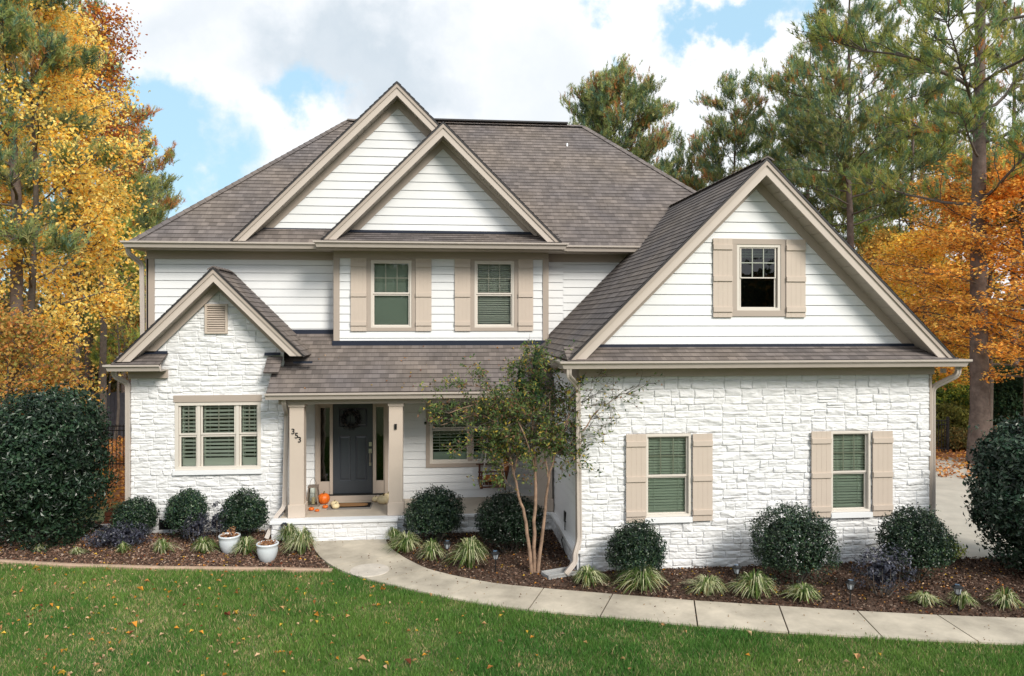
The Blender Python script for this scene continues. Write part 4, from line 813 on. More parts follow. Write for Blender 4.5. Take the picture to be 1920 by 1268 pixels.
# ---- clipped shrubs
def shrub(name, loc, rx, ry_, h, n, leaf, label, group=None, cat='shrub', seed=0, cols=None, lift=.06, boxy=.0, stray=.06, mt='shrub', core=.80, weights=None):
    r = np.random.default_rng(seed + 100); root = empty(name, loc, label, cat, group)
    cols = cols or [(.013, .032, .016), (.024, .052, .022), (.008, .02, .011), (.065, .10, .052), (.02, .04, .032)]
    d = r.normal(0, 1, (n, 3)); d /= np.linalg.norm(d, axis=1, keepdims=True)
    if boxy: d = np.sign(d) * np.abs(d) ** (1 - boxy); d /= (np.abs(d) ** 2.6).sum(1, keepdims=True) ** (1 / 2.6)
    ph = r.uniform(0, 6.28, 6); lump = 1 + .07 * np.sin(d[:, 0] * 2.3 + ph[5]) * np.cos(d[:, 2] * 2.7 + ph[0]) + .055 * np.sin(d[:, 0] * 5 + ph[0]) * np.sin(d[:, 2] * 6 + ph[1]) + .035 * np.sin(d[:, 0] * 11 + ph[2]) * np.cos(d[:, 1] * 10 + ph[3]) + .02 * np.sin(d[:, 2] * 17 + ph[4]) * np.sin(d[:, 0] * 19 + ph[5])
    rad = lump * (1.0 - np.abs(r.normal(0, .12, n)) + .09 * (fn_noise(8, 8, d[:, 0] * 1.5 + 2 + d[:, 1], d[:, 2] * 1.5 + 2, .16, .16, seed + 50) - .5)); m = r.random(n) < stray; rad[m] *= r.uniform(1.0, 1.17, m.sum())
    sp_ = 7; ns_ = max(1, n // sp_); pick = np.arange(n) % ns_; P = (d * rad[:, None])[pick] * [rx, ry_, h / 2] + [0, 0, h / 2 + lift] + r.normal(0, leaf * .62, (n, 3)) + d[pick] * r.uniform(0, leaf, (n, 1)); d = d[pick]
    lowm = P[:, 2] < h * .32; keep = ~(lowm & (r.random(n) < .55 + .35 * (cat == 'shrub'))); P, d = P[keep], d[keep]; n = len(P)
    P[:, 2] = np.maximum(P[:, 2], .04 + r.uniform(0, .05, n))
    V, F = leaves(P, d + r.normal(0, .75, (n, 3)), r.uniform(leaf * .7, leaf * 1.3, n), .5, .3, r)
    c = pal(cols, n, r, .3, weights); clump = fn_noise(4, 4, P[:, 0] + 2, P[:, 2], .22, .22, seed)[:, None]; c = c * (.6 + .9 * clump) * r.uniform(.7, 1.45, ns_)[(np.arange(len(keep)) % ns_)[keep]][:, None]
    npmesh('foliage', V, F, M[mt], root, C=np.repeat(c, 4, 0))
    # woody stems and twigs inside, with a dense inner mass of older leaves
    tb = []
    for i in range(9):
        a = r.uniform(0, 6.28); e = np.array([math.cos(a) * rx * .6, math.sin(a) * ry_ * .6, h * .75]); q0 = np.array([math.cos(a) * rx * .12, math.sin(a) * ry_ * .12, -.02]); mid = (q0 + e) / 2 + [math.cos(a) * rx * .2, math.sin(a) * ry_ * .2, 0]
        tb.append(tube_np([q0, (q0 + mid) / 2 + r.normal(0, .01, 3), mid, (mid + e) / 2, e], np.linspace(.016, .005, 5) * (h / 1.1) ** .5, 5))
    woodmesh('stem', tb, M['greybark'], root)
    n2 = int(n * .30); d2 = r.normal(0, 1, (n2, 3)); d2 /= np.linalg.norm(d2, axis=1, keepdims=True); rad2 = core * r.uniform(.6, 1, n2) ** .5
    P2 = d2 * rad2[:, None] * [rx, ry_, h / 2] + [0, 0, h / 2 + lift]; P2 = P2[P2[:, 2] > h * (.30 if cat == 'shrub' else .1)]; n2 = len(P2)
    V, F = leaves(P2, r.normal(0, 1, (n2, 3)), r.uniform(leaf * 1.3, leaf * 2.2, n2), .7, .3, r); npmesh('inner_foliage', V, F, M[mt], root, C=np.repeat(pal(cols[:3], n2, r), 4, 0))
    return root
G1 = 'clipped round shrubs against the house'
shrub('round_shrub', (-6.10, 15.85, .04), .40, .36, .76, 7000, .045, 'dark clipped shrub at the left corner of the stone wall, lowest of the row', G1, seed=1)
shrub('round_shrub', (-5.06, 15.75, .04), .37, .36, .95, 8000, .045, 'dark clipped shrub under the left end of the triple window', G1, seed=2)
shrub('round_shrub', (-3.92, 15.65, .04), .43, .38, .88, 8000, .045, 'dark clipped shrub under the right end of the triple window', G1, seed=3)
shrub('round_shrub', (-.06, 14.98, .03), .55, .48, 1.02, 12000, .042, 'round clipped shrub with bare lower twigs right of the porch steps', G1, seed=4)
shrub('round_shrub', (1.36, 14.15, .03), .62, .52, 1.10, 12000, .045, 'large very dark shrub behind the multi-stem tree', G1, seed=5, cols=[(.010, .026, .012), (.016, .034, .016), (.008, .018, .010)])
shrub('round_shrub', (3.37, 12.38, .03), .46, .40, .95, 11000, .040, 'ball-shaped shrub below the garage window nearer the porch', G1, seed=6)
shrub('round_shrub', (5.93, 11.95, .03), .66, .52, 1.24, 15000, .040, 'largest ball-shaped shrub between the two garage windows', G1, seed=7, boxy=.08)
shrub('round_shrub', (8.08, 11.95, .03), .58, .46, 1.16, 13000, .042, 'loose rounded shrub at the outer corner of the garage wing', G1, seed=8, stray=.12)
shrub('holly_bush', (-7.80, 15.75, 0), 1.07, 1.05, 3.0, 27000, .085, 'huge dark glossy evergreen bush left of the house', None, 'bush', seed=9, boxy=.09, stray=.16, lift=.0, cols=[(.012, .030, .016), (.020, .044, .022), (.035, .06, .032), (.009, .02, .012)])
shrub('holly_bush', (10.52, 12.0, 0), 1.12, 1.0, 2.78, 30000, .085, 'tall glossy evergreen bush at the right edge beside the driveway', None, 'bush', seed=10, boxy=.0, lift=.05, stray=.14, cols=[(.014, .034, .020), (.022, .05, .028), (.045, .07, .045), (.009, .02, .014)])
PU = [(.040, .045, .065), (.06, .06, .085), (.028, .028, .042), (.09, .09, .12), (.035, .04, .035)]
G2 = 'loose purple-grey shrubs'
shrub('purple_shrub', (-4.72, 15.28, .03), .25, .22, .58, 800, .045, 'loose purple-grey shrub between the two shrubs under the triple window', G2, seed=11, cols=PU, stray=.3, core=.5)
shrub('purple_shrub', (-4.42, 15.55, .03), .24, .2, .70, 550, .04, 'thin purple-grey shrub standing against the white stone', G2, seed=12, cols=PU, stray=.35, core=.4)
shrub('purple_shrub', (-6.15, 15.25, .02), .52, .36, .40, 1700, .05, 'low spreading purple-grey shrub in the left bed', G2, seed=13, cols=PU, stray=.2, core=.7)
shrub('purple_shrub', (7.12, 11.35, .02), .46, .34, .72, 1300, .05, 'purple-grey shrub with one long shoot near the right path lights', G2, seed=14, cols=PU, stray=.35, core=.5)
shrub('yellow_shrub', (9.28, 12.9, .02), .30, .25, .4, 1200, .05, 'small yellow-green shrub at the foot of the tall right bush', None, seed=15, cols=[(.35, .38, .05), (.22, .28, .05)])

# ---- strap-leaved clumps
def clump(name, loc, rad, h, n, label, group, seed, cream=.5, cat='ornamental grass'):
    r = np.random.default_rng(seed + 300); a = r.uniform(0, 6.28, n) + .6 * np.sin(r.uniform(0, 6.28) + np.linspace(0, 6.28, n)); reach = rad * r.uniform(.3, 1.1, n) * (1 + .22 * np.cos(a - r.uniform(0, 6.28))); hh = h * r.uniform(.65, 1.1, n) * (1.15 - .45 * reach / rad); w_ = r.uniform(.005, .010, n)
    base = np.stack([np.cos(a) * rad * .14 * r.random(n), np.sin(a) * rad * .14 * r.random(n), 0 * a], 1); dr_ = np.stack([np.cos(a), np.sin(a), 0 * a], 1); sd_ = np.stack([-np.sin(a), np.cos(a), 0 * a], 1)
    S = 6; V = []
    for i in range(S + 1):
        t = i / S; z = hh * (1 - (1 - t / .62) ** 2) if True else 0; z = hh * (2 * t / .62 - (t / .62) ** 2); z = np.maximum(z, .02 + .02 * t)
        p = base + dr_ * (reach * t ** 1.25)[:, None]; p[:, 2] = z if i else 0; ww = w_ * (1 - .85 * t ** 2)
        V += [p - sd_ * ww[:, None], p + sd_ * ww[:, None]]
    V = np.stack(V, 1); F = []; k = 2 * (S + 1); o = np.arange(n)[:, None] * k
    for i in range(S): F.append(o + [2 * i, 2 * i + 1, 2 * i + 3, 2 * i + 2])
    g = pal([(.09, .16, .035), (.15, .22, .05), (.05, .10, .025), (.30, .24, .10)], n, r, .2, [.4, .3, .22, .08]); cr = pal([(.50, .52, .28), (.66, .65, .42)], n, r, .1); m = (r.random(n) < cream * .75)[:, None]; c = np.where(m, cr, g)
    root = empty(name, loc, label, cat, group)
    npmesh('strap_leaves', V.reshape(-1, 3), np.concatenate(F), M['blade'], root, C=np.repeat(c, k, 0)); return root
G3 = 'variegated strap-leaved clumps in the beds'
LIR = [(-4.43, 14.72, .36, .36, 210, .35, 'large green and cream clump left of the two white pots'), (-3.60, 14.55, .34, .34, 190, .3, 'green clump between the two white pots'),
 (-5.92, 14.80, .20, .24, 90, .3, 'small bright green clump in the middle of the left bed'), (-5.18, 14.72, .30, .28, 130, .55, 'pale clump left of the big clump in the left bed'), (-6.78, 14.85, .22, .17, 90, .7, 'small faded clump in the left bed'),
 (-7.55, 15.05, .17, .22, 45, .7, 'thin straggly clump at the foot of the huge bush'), (-2.92, 15.15, .30, .40, 220, .5, 'tall clump right against the porch step block'), (-2.55, 14.45, .42, .44, 280, .6, 'big pale clump at the left edge of the walk landing'),
 (-.86, 14.98, .30, .38, 190, .35, 'darker clump at the right corner of the porch steps'), (-.58, 14.46, .38, .38, 260, .5, 'wide clump in front of the twiggy round shrub'), (-.10, 13.85, .30, .38, 200, .45, 'clump just left of a path light beside the curving walk'),
 (.58, 13.38, .46, .48, 340, .5, 'largest clump beside the curving walk'), (2.50, 12.28, .38, .38, 260, .45, 'clump at the foot of the garage corner downspout'), (3.36, 12.00, .44, .44, 300, .4, 'clump in front of the ball shrub nearer the porch'),
 (4.35, 11.68, .40, .30, 220, .6, 'flat pale clump between the two garage-side ball shrubs'), (5.05, 11.48, .44, .38, 300, .4, 'clump in front of the left side of the largest ball shrub'), (5.77, 11.30, .38, .30, 240, .5, 'clump in front of the right side of the largest ball shrub'),
 (7.50, 10.86, .28, .24, 160, .75, 'small straw-coloured clump near the right end of the walk'), (8.00, 10.72, .26, .28, 150, .45, 'small clump behind the rightmost path light'), (8.68, 10.66, .28, .28, 150, .5, 'small clump at the right edge of the picture'),
 (-3.72, 15.15, .26, .22, 110, .7, 'greyish low clump behind the front white pot')]
for i, (x, y, rd, h, n, cr, lab) in enumerate(LIR): clump('strap_leaved_clump', (x, y, .05), rd * (.86 + .06 * (i * 7 % 4)), h * (.85 + .08 * (i * 5 % 4)), int(n * 1.15), lab, G3, i, cr)

# ---- trees
def pine(name, loc, H_, crown0, spread, label, group, seed, trunk_r=.2, nb=46, tufts=1.0, dead=.08, bright=1.15, lean=0., cat='pine tree', nw=.0125, tint=(1, 1, 1), minlen=.3, dome=0, K=20):
    r = np.random.default_rng(seed + 500); root = empty(name, loc, label, cat, group); T = []; D_ = []
    zz = np.linspace(0, H_, 14); wx = np.cumsum(r.normal(0, .06, 14)) * .6 + lean * zz; wy = np.cumsum(r.normal(0, .06, 14)) * .6; wx -= wx[0]; wy -= wy[0]; tr = np.stack([wx, wy, zz], 1)
    rad = trunk_r * (1 - zz / H_ * .88); rad[0] *= 1.25; vt = tube_np(tr, rad, 10); wood = []
    for i in range(nb):
        t = (i + r.random()) / nb; z = crown0 + (H_ - .6 - crown0) * t ** (.8 if dome else .95); p = np.array([np.interp(z, zz, wx), np.interp(z, zz, wy), z]); a = i * 2.4 + r.uniform(-.5, .5)
        prof = max(minlen, math.sqrt(max(0, 1 - (t * 1.02 - .35) ** 2 / .52)) if dome else (1 - t ** 1.6) ** .6 * (.6 + .4 * min(1, t * 4))); ln = spread * prof * r.uniform(.6, 1.12)
        up = .10 + (.9 if dome else .65) * t; P, dd = limb(p, [math.cos(a), math.sin(a), up], ln, 0, 7, .11, .035, r); br = trunk_r * .22 * (1 - t * .6) * (ln / spread + .25)
        wood.append(tube_np(P, np.linspace(br, .012, 8), 5))
        ns = int(6 + ln * 4.2)
        for s in range(ns):
            f = .22 + .78 * r.random() ** .7; k = min(int(f * 7), 6); q0 = P[k] + (P[k + 1] - P[k]) * (f * 7 - k); base_d = P[k + 1] - P[k]; base_d /= np.linalg.norm(base_d)
            sa = r.uniform(.4, 1.25) * r.choice([-1, 1]); side = np.cross(base_d, [0, 0, 1]); dd2 = base_d * math.cos(sa) + side * math.sin(sa) + np.array([0, 0, r.uniform(-.1, .5)]); sl = ln * .32 * r.uniform(.5, 1.15) * (1.25 - f * .5) + .25
            Q, _ = limb(q0, dd2, sl, 0, 4, .14, .06, r); wood.append(tube_np(Q, np.linspace(max(.012, br * .3), .006, 5), 4))
            for j in range(max(3, int((2.5 + sl * 5.5) * tufts))):
                g = r.uniform(.15, 1.0); kk = min(int(g * 4), 3); T.append(Q[kk] + (Q[kk + 1] - Q[kk]) * (g * 4 - kk) + r.normal(0, .12, 3)); dv = (Q[kk + 1] - Q[kk]); D_.append(dv / np.linalg.norm(dv) * .55 + r.normal(0, .3, 3) + [0, 0, .7])
    npmesh('trunk', vt[0], vt[1], M['bark'], root, smooth=True)
    woodmesh('branches', wood, M['greybark'], root)
    T = np.array(T); D_ = np.array(D_); n = len(T); u, v, w_ = basis(D_)
    an = r.uniform(0, 6.28, (n, K)); sp = r.uniform(.25, 1.0, (n, K)); pos = r.uniform(-.16, .16, (n, K)); ln = r.uniform(.13, .23, (n, K))
    d = (np.cos(an) * np.sin(sp))[..., None] * u[:, None] + (np.sin(an) * np.sin(sp))[..., None] * v[:, None] + np.cos(sp)[..., None] * w_[:, None]
    o = T[:, None] + w_[:, None] * pos[..., None]; sdv = np.cross(d, r.normal(0, 1, (n, K, 3))); sdv /= np.linalg.norm(sdv, axis=2, keepdims=True) + 1e-9
    V = np.stack([o - sdv * nw, o + sdv * nw, o + d * ln[..., None]], 2).reshape(-1, 3); F = np.arange(len(V)).reshape(-1, 3)
    base = pal([(.22, .28, .10), (.30, .34, .12), (.13, .22, .14), (.42, .40, .17), (.15, .25, .18)], n, r, .25, [.28, .25, .2, .15, .12])
    cl = fn_noise(60, 60, T[:, 0] + 25, T[:, 2] + 5, .9, .9, seed); dm = (r.random(n) < dead * 3.2 * (cl > .62)) ; base[dm] = pal([(.42, .19, .07), (.36, .23, .10)], int(dm.sum()), r)
    c = base * (.75 + .6 * cl)[:, None] * bright * np.array(tint); npmesh('crown', V, F, M['needle'], root, C=np.repeat(c, 3 * K, 0)); return root
def broadleaf(name, loc, H_, crown0, spread, label, group, seed, cols, n=16000, leaf=.11, trunk_r=.14, nb=34, layered=.0, weights=None, lean=(0, 0), cat='tree', shape=.5, twigs=8, barkm='greybark', puff=.34, trans='leaf', up=.35):
    r = np.random.default_rng(seed + 900); root = empty(name, loc, label, cat, group); zz = np.linspace(0, H_ * .94, 12)
    wx = np.cumsum(r.normal(0, .08, 12)) * .6 + lean[0] * zz; wy = np.cumsum(r.normal(0, .08, 12)) * .6 + lean[1] * zz; wx -= wx[0]; wy -= wy[0]; tr = np.stack([wx, wy, zz], 1); rad = trunk_r * (1 - zz / H_ * .92); rad[0] *= 1.2
    vt = tube_np(tr, rad, 9); wood = []; C_ = []
    for i in range(nb):
        t = (i + r.random()) / nb; z = crown0 + (H_ * .93 - crown0) * t; p = np.array([np.interp(z, zz, wx), np.interp(z, zz, wy), z]); a = i * 2.4 + r.uniform(-.6, .6)
        prof = (math.sin(math.pi * min(1, .18 + t * .82)) ** shape) * (1 - .25 * t) if t < .98 else .2; ln = max(.5, spread * prof * r.uniform(.7, 1.12))
        P, dd = limb(p, [math.cos(a), math.sin(a), up * (1 - layered) + .5 * t], ln, 0, 6, .11, .03 * (1 - layered), r); br = trunk_r * .3 * (1 - t * .5)
        wood.append(tube_np(P, np.linspace(br, .010, 7), 5))
        for s in range(twigs):
            f = r.uniform(.25, 1); k = min(int(f * 6), 5); q0 = P[k] + (P[k + 1] - P[k]) * (f * 6 - k); bd = P[k + 1] - P[k]; bd /= np.linalg.norm(bd); sa = r.uniform(.4, 1.3) * r.choice([-1, 1]); side = np.cross(bd, [0, 0, 1])
            Q, _ = limb(q0, bd * math.cos(sa) + side * math.sin(sa) + np.array([0, 0, r.uniform(-.15, .4) * (1 - layered)]), ln * .3 * r.uniform(.6, 1.2) + .25, 0, 4, .16, 0, r); wood.append(tube_np(Q, np.linspace(.014, .005, 5), 4)); C_ += [Q[1], Q[2], Q[3], Q[4]]
    npmesh('trunk', vt[0], vt[1], M[barkm], root, smooth=True); woodmesh('branches', wood, M[barkm], root)
    C_ = np.array(C_); k = r.integers(0, len(C_), n); sg = np.array([puff, puff, puff * (1 - .65 * layered)]); P = C_[k] + r.normal(0, 1, (n, 3)) * sg * .6
    N_ = r.normal(0, 1 - .5 * layered, (n, 3)) + [0, 0, .5 + layered * 1.2]; V, F = leaves(P, N_, r.uniform(leaf * .6, leaf * 1.25, n), .72, .35, r)
    c = pal(cols, n, r, .22, weights); cl = fn_noise(60, 60, P[:, 0] + 25, P[:, 2] + 5, .9, .7, seed); c = c * (.85 + .45 * cl)[:, None]
    npmesh('crown', V, F, M[trans], root, C=np.repeat(c, 4, 0)); return root
YEL = [(.98, .66, .12), (1.0, .80, .26), (.90, .48, .07), (.66, .60, .18), (.66, .30, .07)]
ORG = [(.88, .44, .08), (.94, .56, .12), (.72, .30, .06), (.98, .68, .18), (.50, .24, .07)]
GP = 'tall pines behind the house'
def at(az_px, t, z=0):     # ground point at a bearing (photo column) and depth from the photographer
    cx = (az_px - 960) / 1400; s, c = math.sin(R(5.71)), math.cos(R(5.71)); return (t * (s + cx * c), t * (c - cx * s), z)
pine('pine_tree', at(1836, 23.5), 23, 7.2, 5.2, 'nearest pine at the right, thick bare trunk rising out of the orange foliage', GP, 1, trunk_r=.30, nb=34, tufts=1.0, dead=.05, lean=-.004, tint=(1.1, 1.05, .8))
pine('pine_tree', at(1602, 37), 21.3, 9, 5.0, 'tall straight pine just right of the garage gable, long pale trunk', GP, 2, trunk_r=.25, nb=44, dead=.05, tufts=1.15)
pine('pine_tree', at(1515, 43), 20.6, 9, 4.2, 'dark pine just left of the tall straight one', GP, 3, nb=40, dead=.05)
pine('pine_tree', at(1375, 46), 19.2, 6, 4.5, 'slimmer pine above the garage roof ridge', GP, 4, nb=54, dead=.12, tufts=1.2, minlen=.45)
pine('pine_tree', at(1157, 43), 18.0, 9.6, 3.75, 'dense rounded pine rising above the right end of the main roof', GP, 5, nb=80, dead=.12, tufts=1.0, minlen=.35, dome=1, K=22)
pine('pine_tree', at(1290, 50), 16.6, 5, 4.0, 'short pine between the rounded pine and the garage ridge', GP, 6, nb=48, dead=.08, minlen=.4)
pine('pine_tree', at(1700, 42), 19.8, 7, 4.6, 'pine filling the sky between the two long trunks at the right', GP, 7, nb=42, dead=.08, tint=(1.15, 1.1, .8))
pine('pine_tree', at(1450, 54), 19.5, 6, 4.0, 'farther pine behind the garage gable peak', GP, 8, nb=40)
pine('pine_tree', at(1770, 50), 20, 6, 4.6, 'far pine behind the orange tree', GP, 9, nb=40, tint=(1.2, 1.1, .8))
pine('pine_tree', at(1560, 47), 17, 5, 4.0, 'pine with a low crown filling the gap behind the garage gable', GP, 19, nb=40, tint=(1.2, 1.15, .8))
pine('pine_tree', at(1655, 52), 17.5, 5, 4.2, 'far pine between the tall straight pine and the orange tree', GP, 20, nb=40, tint=(1.25, 1.15, .8))
pine('pine_tree', at(1330, 56), 14.5, 4, 3.6, 'low far pine just above the right hip of the main roof', GP, 21, nb=36)
pine('pine_tree', at(1905, 34), 19, 7, 4.4, 'pine partly cut by the right edge of the picture', GP, 10, nb=36, tint=(1.1, 1.05, .9))
pine('pine_tree', at(248, 36), 14.6, 3.5, 3.1, 'pine standing just left of the main roof against the sky', GP, 11, nb=46, dead=.20, tufts=1.3, tint=(1.05, 1.0, .9))
pine('pine_tree', at(30, 20.8), 17, 6.2, 3.0, 'tall pine at the far left standing among the yellow foliage', GP, 12, trunk_r=.22, nb=34, tufts=1.2)
pine('pine_tree', at(168, 30), 17.5, 7, 2.7, 'slender pine at the left with a long dark trunk', GP, 13, trunk_r=.19, nb=34, tint=(1.05, 1, .9))
pine('pine_tree', at(232, 30), 10.5, 2.2, 1.7, 'young pine seen in the gap beside the upper wall', GP, 14, trunk_r=.10, nb=44, tufts=1.5, tint=(1.3, 1.25, .8))
pine('pine_tree', at(270, 41), 12.5, 3, 2.4, 'pine sapling farthest back in the left gap', GP, 15, trunk_r=.12, nb=36, tint=(1.2, 1.2, .8))
pine('pine_tree', at(200, 46), 15, 4, 3.4, 'far pine deep in the left wood', GP, 16, trunk_r=.15, nb=34)
pine('pine_tree', at(105, 42), 19, 6, 4.0, 'far tall pine behind the left trees', GP, 17, trunk_r=.2, nb=36)
pine('pine_tree', at(-60, 30), 20, 5, 4.2, 'pine just outside the left edge', GP, 18, trunk_r=.2, nb=36)
GB = 'autumn trees beside the house'
broadleaf('maple_tree', at(55, 21.5), 15.2, 2.0, 3.1, 'big golden yellow tree at the left edge', GB, 1, YEL, n=22000, leaf=.115, nb=38, twigs=6, puff=.40, weights=[.30, .42, .12, .10, .06])
broadleaf('maple_tree', at(140, 24), 14.6, 4.6, 2.1, 'golden tree standing behind the round top of the huge bush', GB, 2, YEL, n=14000, leaf=.115, nb=30, puff=.4, weights=[.30, .42, .12, .10, .06])
broadleaf('sweetgum_tree', at(190, 27), 16.8, 9.5, 1.6, 'tall thin tree with rusty red leaves against the sky', GB, 3, [(.42, .12, .03), (.55, .22, .04), (.62, .33, .05), (.30, .07, .03)], n=5500, leaf=.12, nb=30, twigs=5)
broadleaf('understory_tree', at(20, 19.5), 4.6, .6, 1.9, 'low yellow and tan sapling thicket at the left edge', GB, 4, [(.62, .36, .10), (.50, .36, .10), (.60, .26, .08), (.30, .28, .07)], n=9000, leaf=.10, nb=30, trunk_r=.05)
broadleaf('beech_tree', at(1850, 26), 10.2, 2.9, 3.9, 'burnt orange tree with layered branches at the right edge', GB, 5, ORG, n=31000, leaf=.115, nb=48, layered=.75, twigs=9, puff=.4, shape=.35)
broadleaf('beech_tree', at(1925, 23), 9.6, 2.6, 2.7, 'orange tree cut by the right edge of the picture', GB, 6, ORG, n=18000, leaf=.12, nb=40, layered=.75, twigs=9)
broadleaf('maple_tree', at(1730, 31), 8.3, 1.6, 2.9, 'yellow tree behind the right slope of the garage roof', GB, 7, [(.80, .52, .08), (.74, .40, .05), (.62, .50, .10)], n=20000, leaf=.13, nb=42, layered=.4, twigs=9)
broadleaf('maple_tree', at(1668, 36), 9.0, 3, 2.3, 'paler yellow tree farther back at the right', GB, 8, [(.78, .50, .12), (.70, .36, .08), (.60, .48, .14)], n=9000, leaf=.13, nb=34, layered=.3, twigs=7)
SG = 'wild shrubs at the edge of the wood'
GRN = [(.10, .16, .03), (.22, .27, .04), (.06, .11, .03), (.34, .34, .06)]
for i, (px, t, rx, h, cols, lab) in enumerate([(1765, 29, 1.2, 2.1, GRN, 'bright yellow-green shrub right of the garage downspout'), (1800, 33, 1.2, 2.0, GRN, 'bright green shrub left of the thick pine trunk'), (1775, 27.5, .9, 1.3, [(.20, .20, .05), (.14, .15, .04)], 'low olive shrub beside the black fence'),
  (1872, 30, 1.3, 2.6, [(.02, .05, .025), (.03, .07, .03)], 'dark evergreen shrub right of the thick pine trunk'), (1905, 27, 1.2, 2.6, [(.02, .05, .025), (.04, .08, .035)], 'dark evergreen shrub at the far right'), (1760, 36, 1.6, 3.0, [(.03, .07, .03), (.06, .10, .04)], 'dark green shrub deep behind the fence'), (1795, 26, .6, .5, [(.22, .15, .05), (.14, .14, .05)], 'low brownish shrub in the leaf litter by the drive')]):
    shrub('wild_shrub', at(px, t), rx, rx * .8, h, 5000, .12, lab, SG, seed=30 + i, cols=cols, stray=.25, mt='leaf')
for i, (px, t, h) in enumerate([(215, 28, 7.5), (228, 33, 9), (190, 34, 9.5), (205, 40, 11), (262, 31, 8), (245, 38, 9), (150, 36, 10), (130, 30, 9), (1690, 44, 13), (1740, 40, 12), (1660, 47, 13), (1500, 50, 14), (1560, 52, 14), (1790, 45, 12)]):
    broadleaf('slender_tree', at(px, t), h, h * .25, 1.0, ['thin pale sapling trunk in the left wood, nearest the gap', 'thin grey sapling left of the upper wall', 'bare thin trunk behind the yellow leaves', 'thin trunk deep in the left wood', 'crooked sapling closest to the house corner', 'sapling just behind the young pine', 'thin trunk behind the golden tree', 'thin trunk left of the slender pine',
      'thin dark trunk behind the yellow tree', 'thin trunk right of the yellow tree', 'thin trunk close to the garage roof slope', 'thin trunk behind the dark pine', 'thin trunk behind the tall straight pine', 'thin trunk behind the burnt orange tree'][i], 'thin trunks of the wood', 20 + i, [(.30, .22, .06), (.20, .22, .06), (.50, .30, .08)], n=1100, leaf=.12, nb=18, trunk_r=.06 + .03 * (i % 3), twigs=4)
# the far wood: one mass of undergrowth and foliage beyond the trees
def farwood():
    r = np.random.default_rng(77); P = []; n = 90000
    az = np.where(r.random(n) < .5, r.uniform(-45, -14, n), r.uniform(22, 55, n)) * math.pi / 180; t = r.uniform(46, 75, n); x = np.sin(az) * t; y = np.cos(az) * t
    h = 3.2 + 5.5 * fn_noise(400, 10, x + 150, 0 * x, 3.5, 3, 4); z = h * r.random(n) ** 1.1
    N_ = r.normal(0, 1, (n, 3)); V, F = leaves(np.stack([x, y, z], 1), N_, r.uniform(.25, .6, n), .7, .3, r)
    c = pal([(.10, .10, .04), (.16, .14, .05), (.28, .16, .06), (.07, .09, .04), (.40, .26, .09)], n, r, .3) * (.55 + .9 * fn_noise(400, 30, x + 150, z, 1.6, 1.0, 9))[:, None]
    npmesh('far_wood', V, F, M['leaf'], C=np.repeat(c, 4, 0), kind='stuff', label='mixed green and tan undergrowth of the wood behind', cat='woodland')
farwood()
def streetwood():
    r = np.random.default_rng(78); n = 26000; az = r.uniform(115, 262, n) * math.pi / 180; t = r.uniform(34, 44, n); x = np.sin(az) * t; y = np.cos(az) * t
    h = 7 + 7 * fn_noise(400, 10, x + 150, 0 * x, 4, 3, 5); z = h * r.random(n) ** .8; V, F = leaves(np.stack([x, y, z], 1), r.normal(0, 1, (n, 3)), r.uniform(.6, 1.1, n), .7, .3, r)
    npmesh('street_wood', V, F, M['leaf'], C=np.repeat(pal([(.05, .08, .03), (.10, .10, .04), (.20, .12, .04), (.04, .06, .03)], n, r, .3), 4, 0), kind='stuff', label='line of trees across the street behind the photographer', cat='woodland')
streetwood()

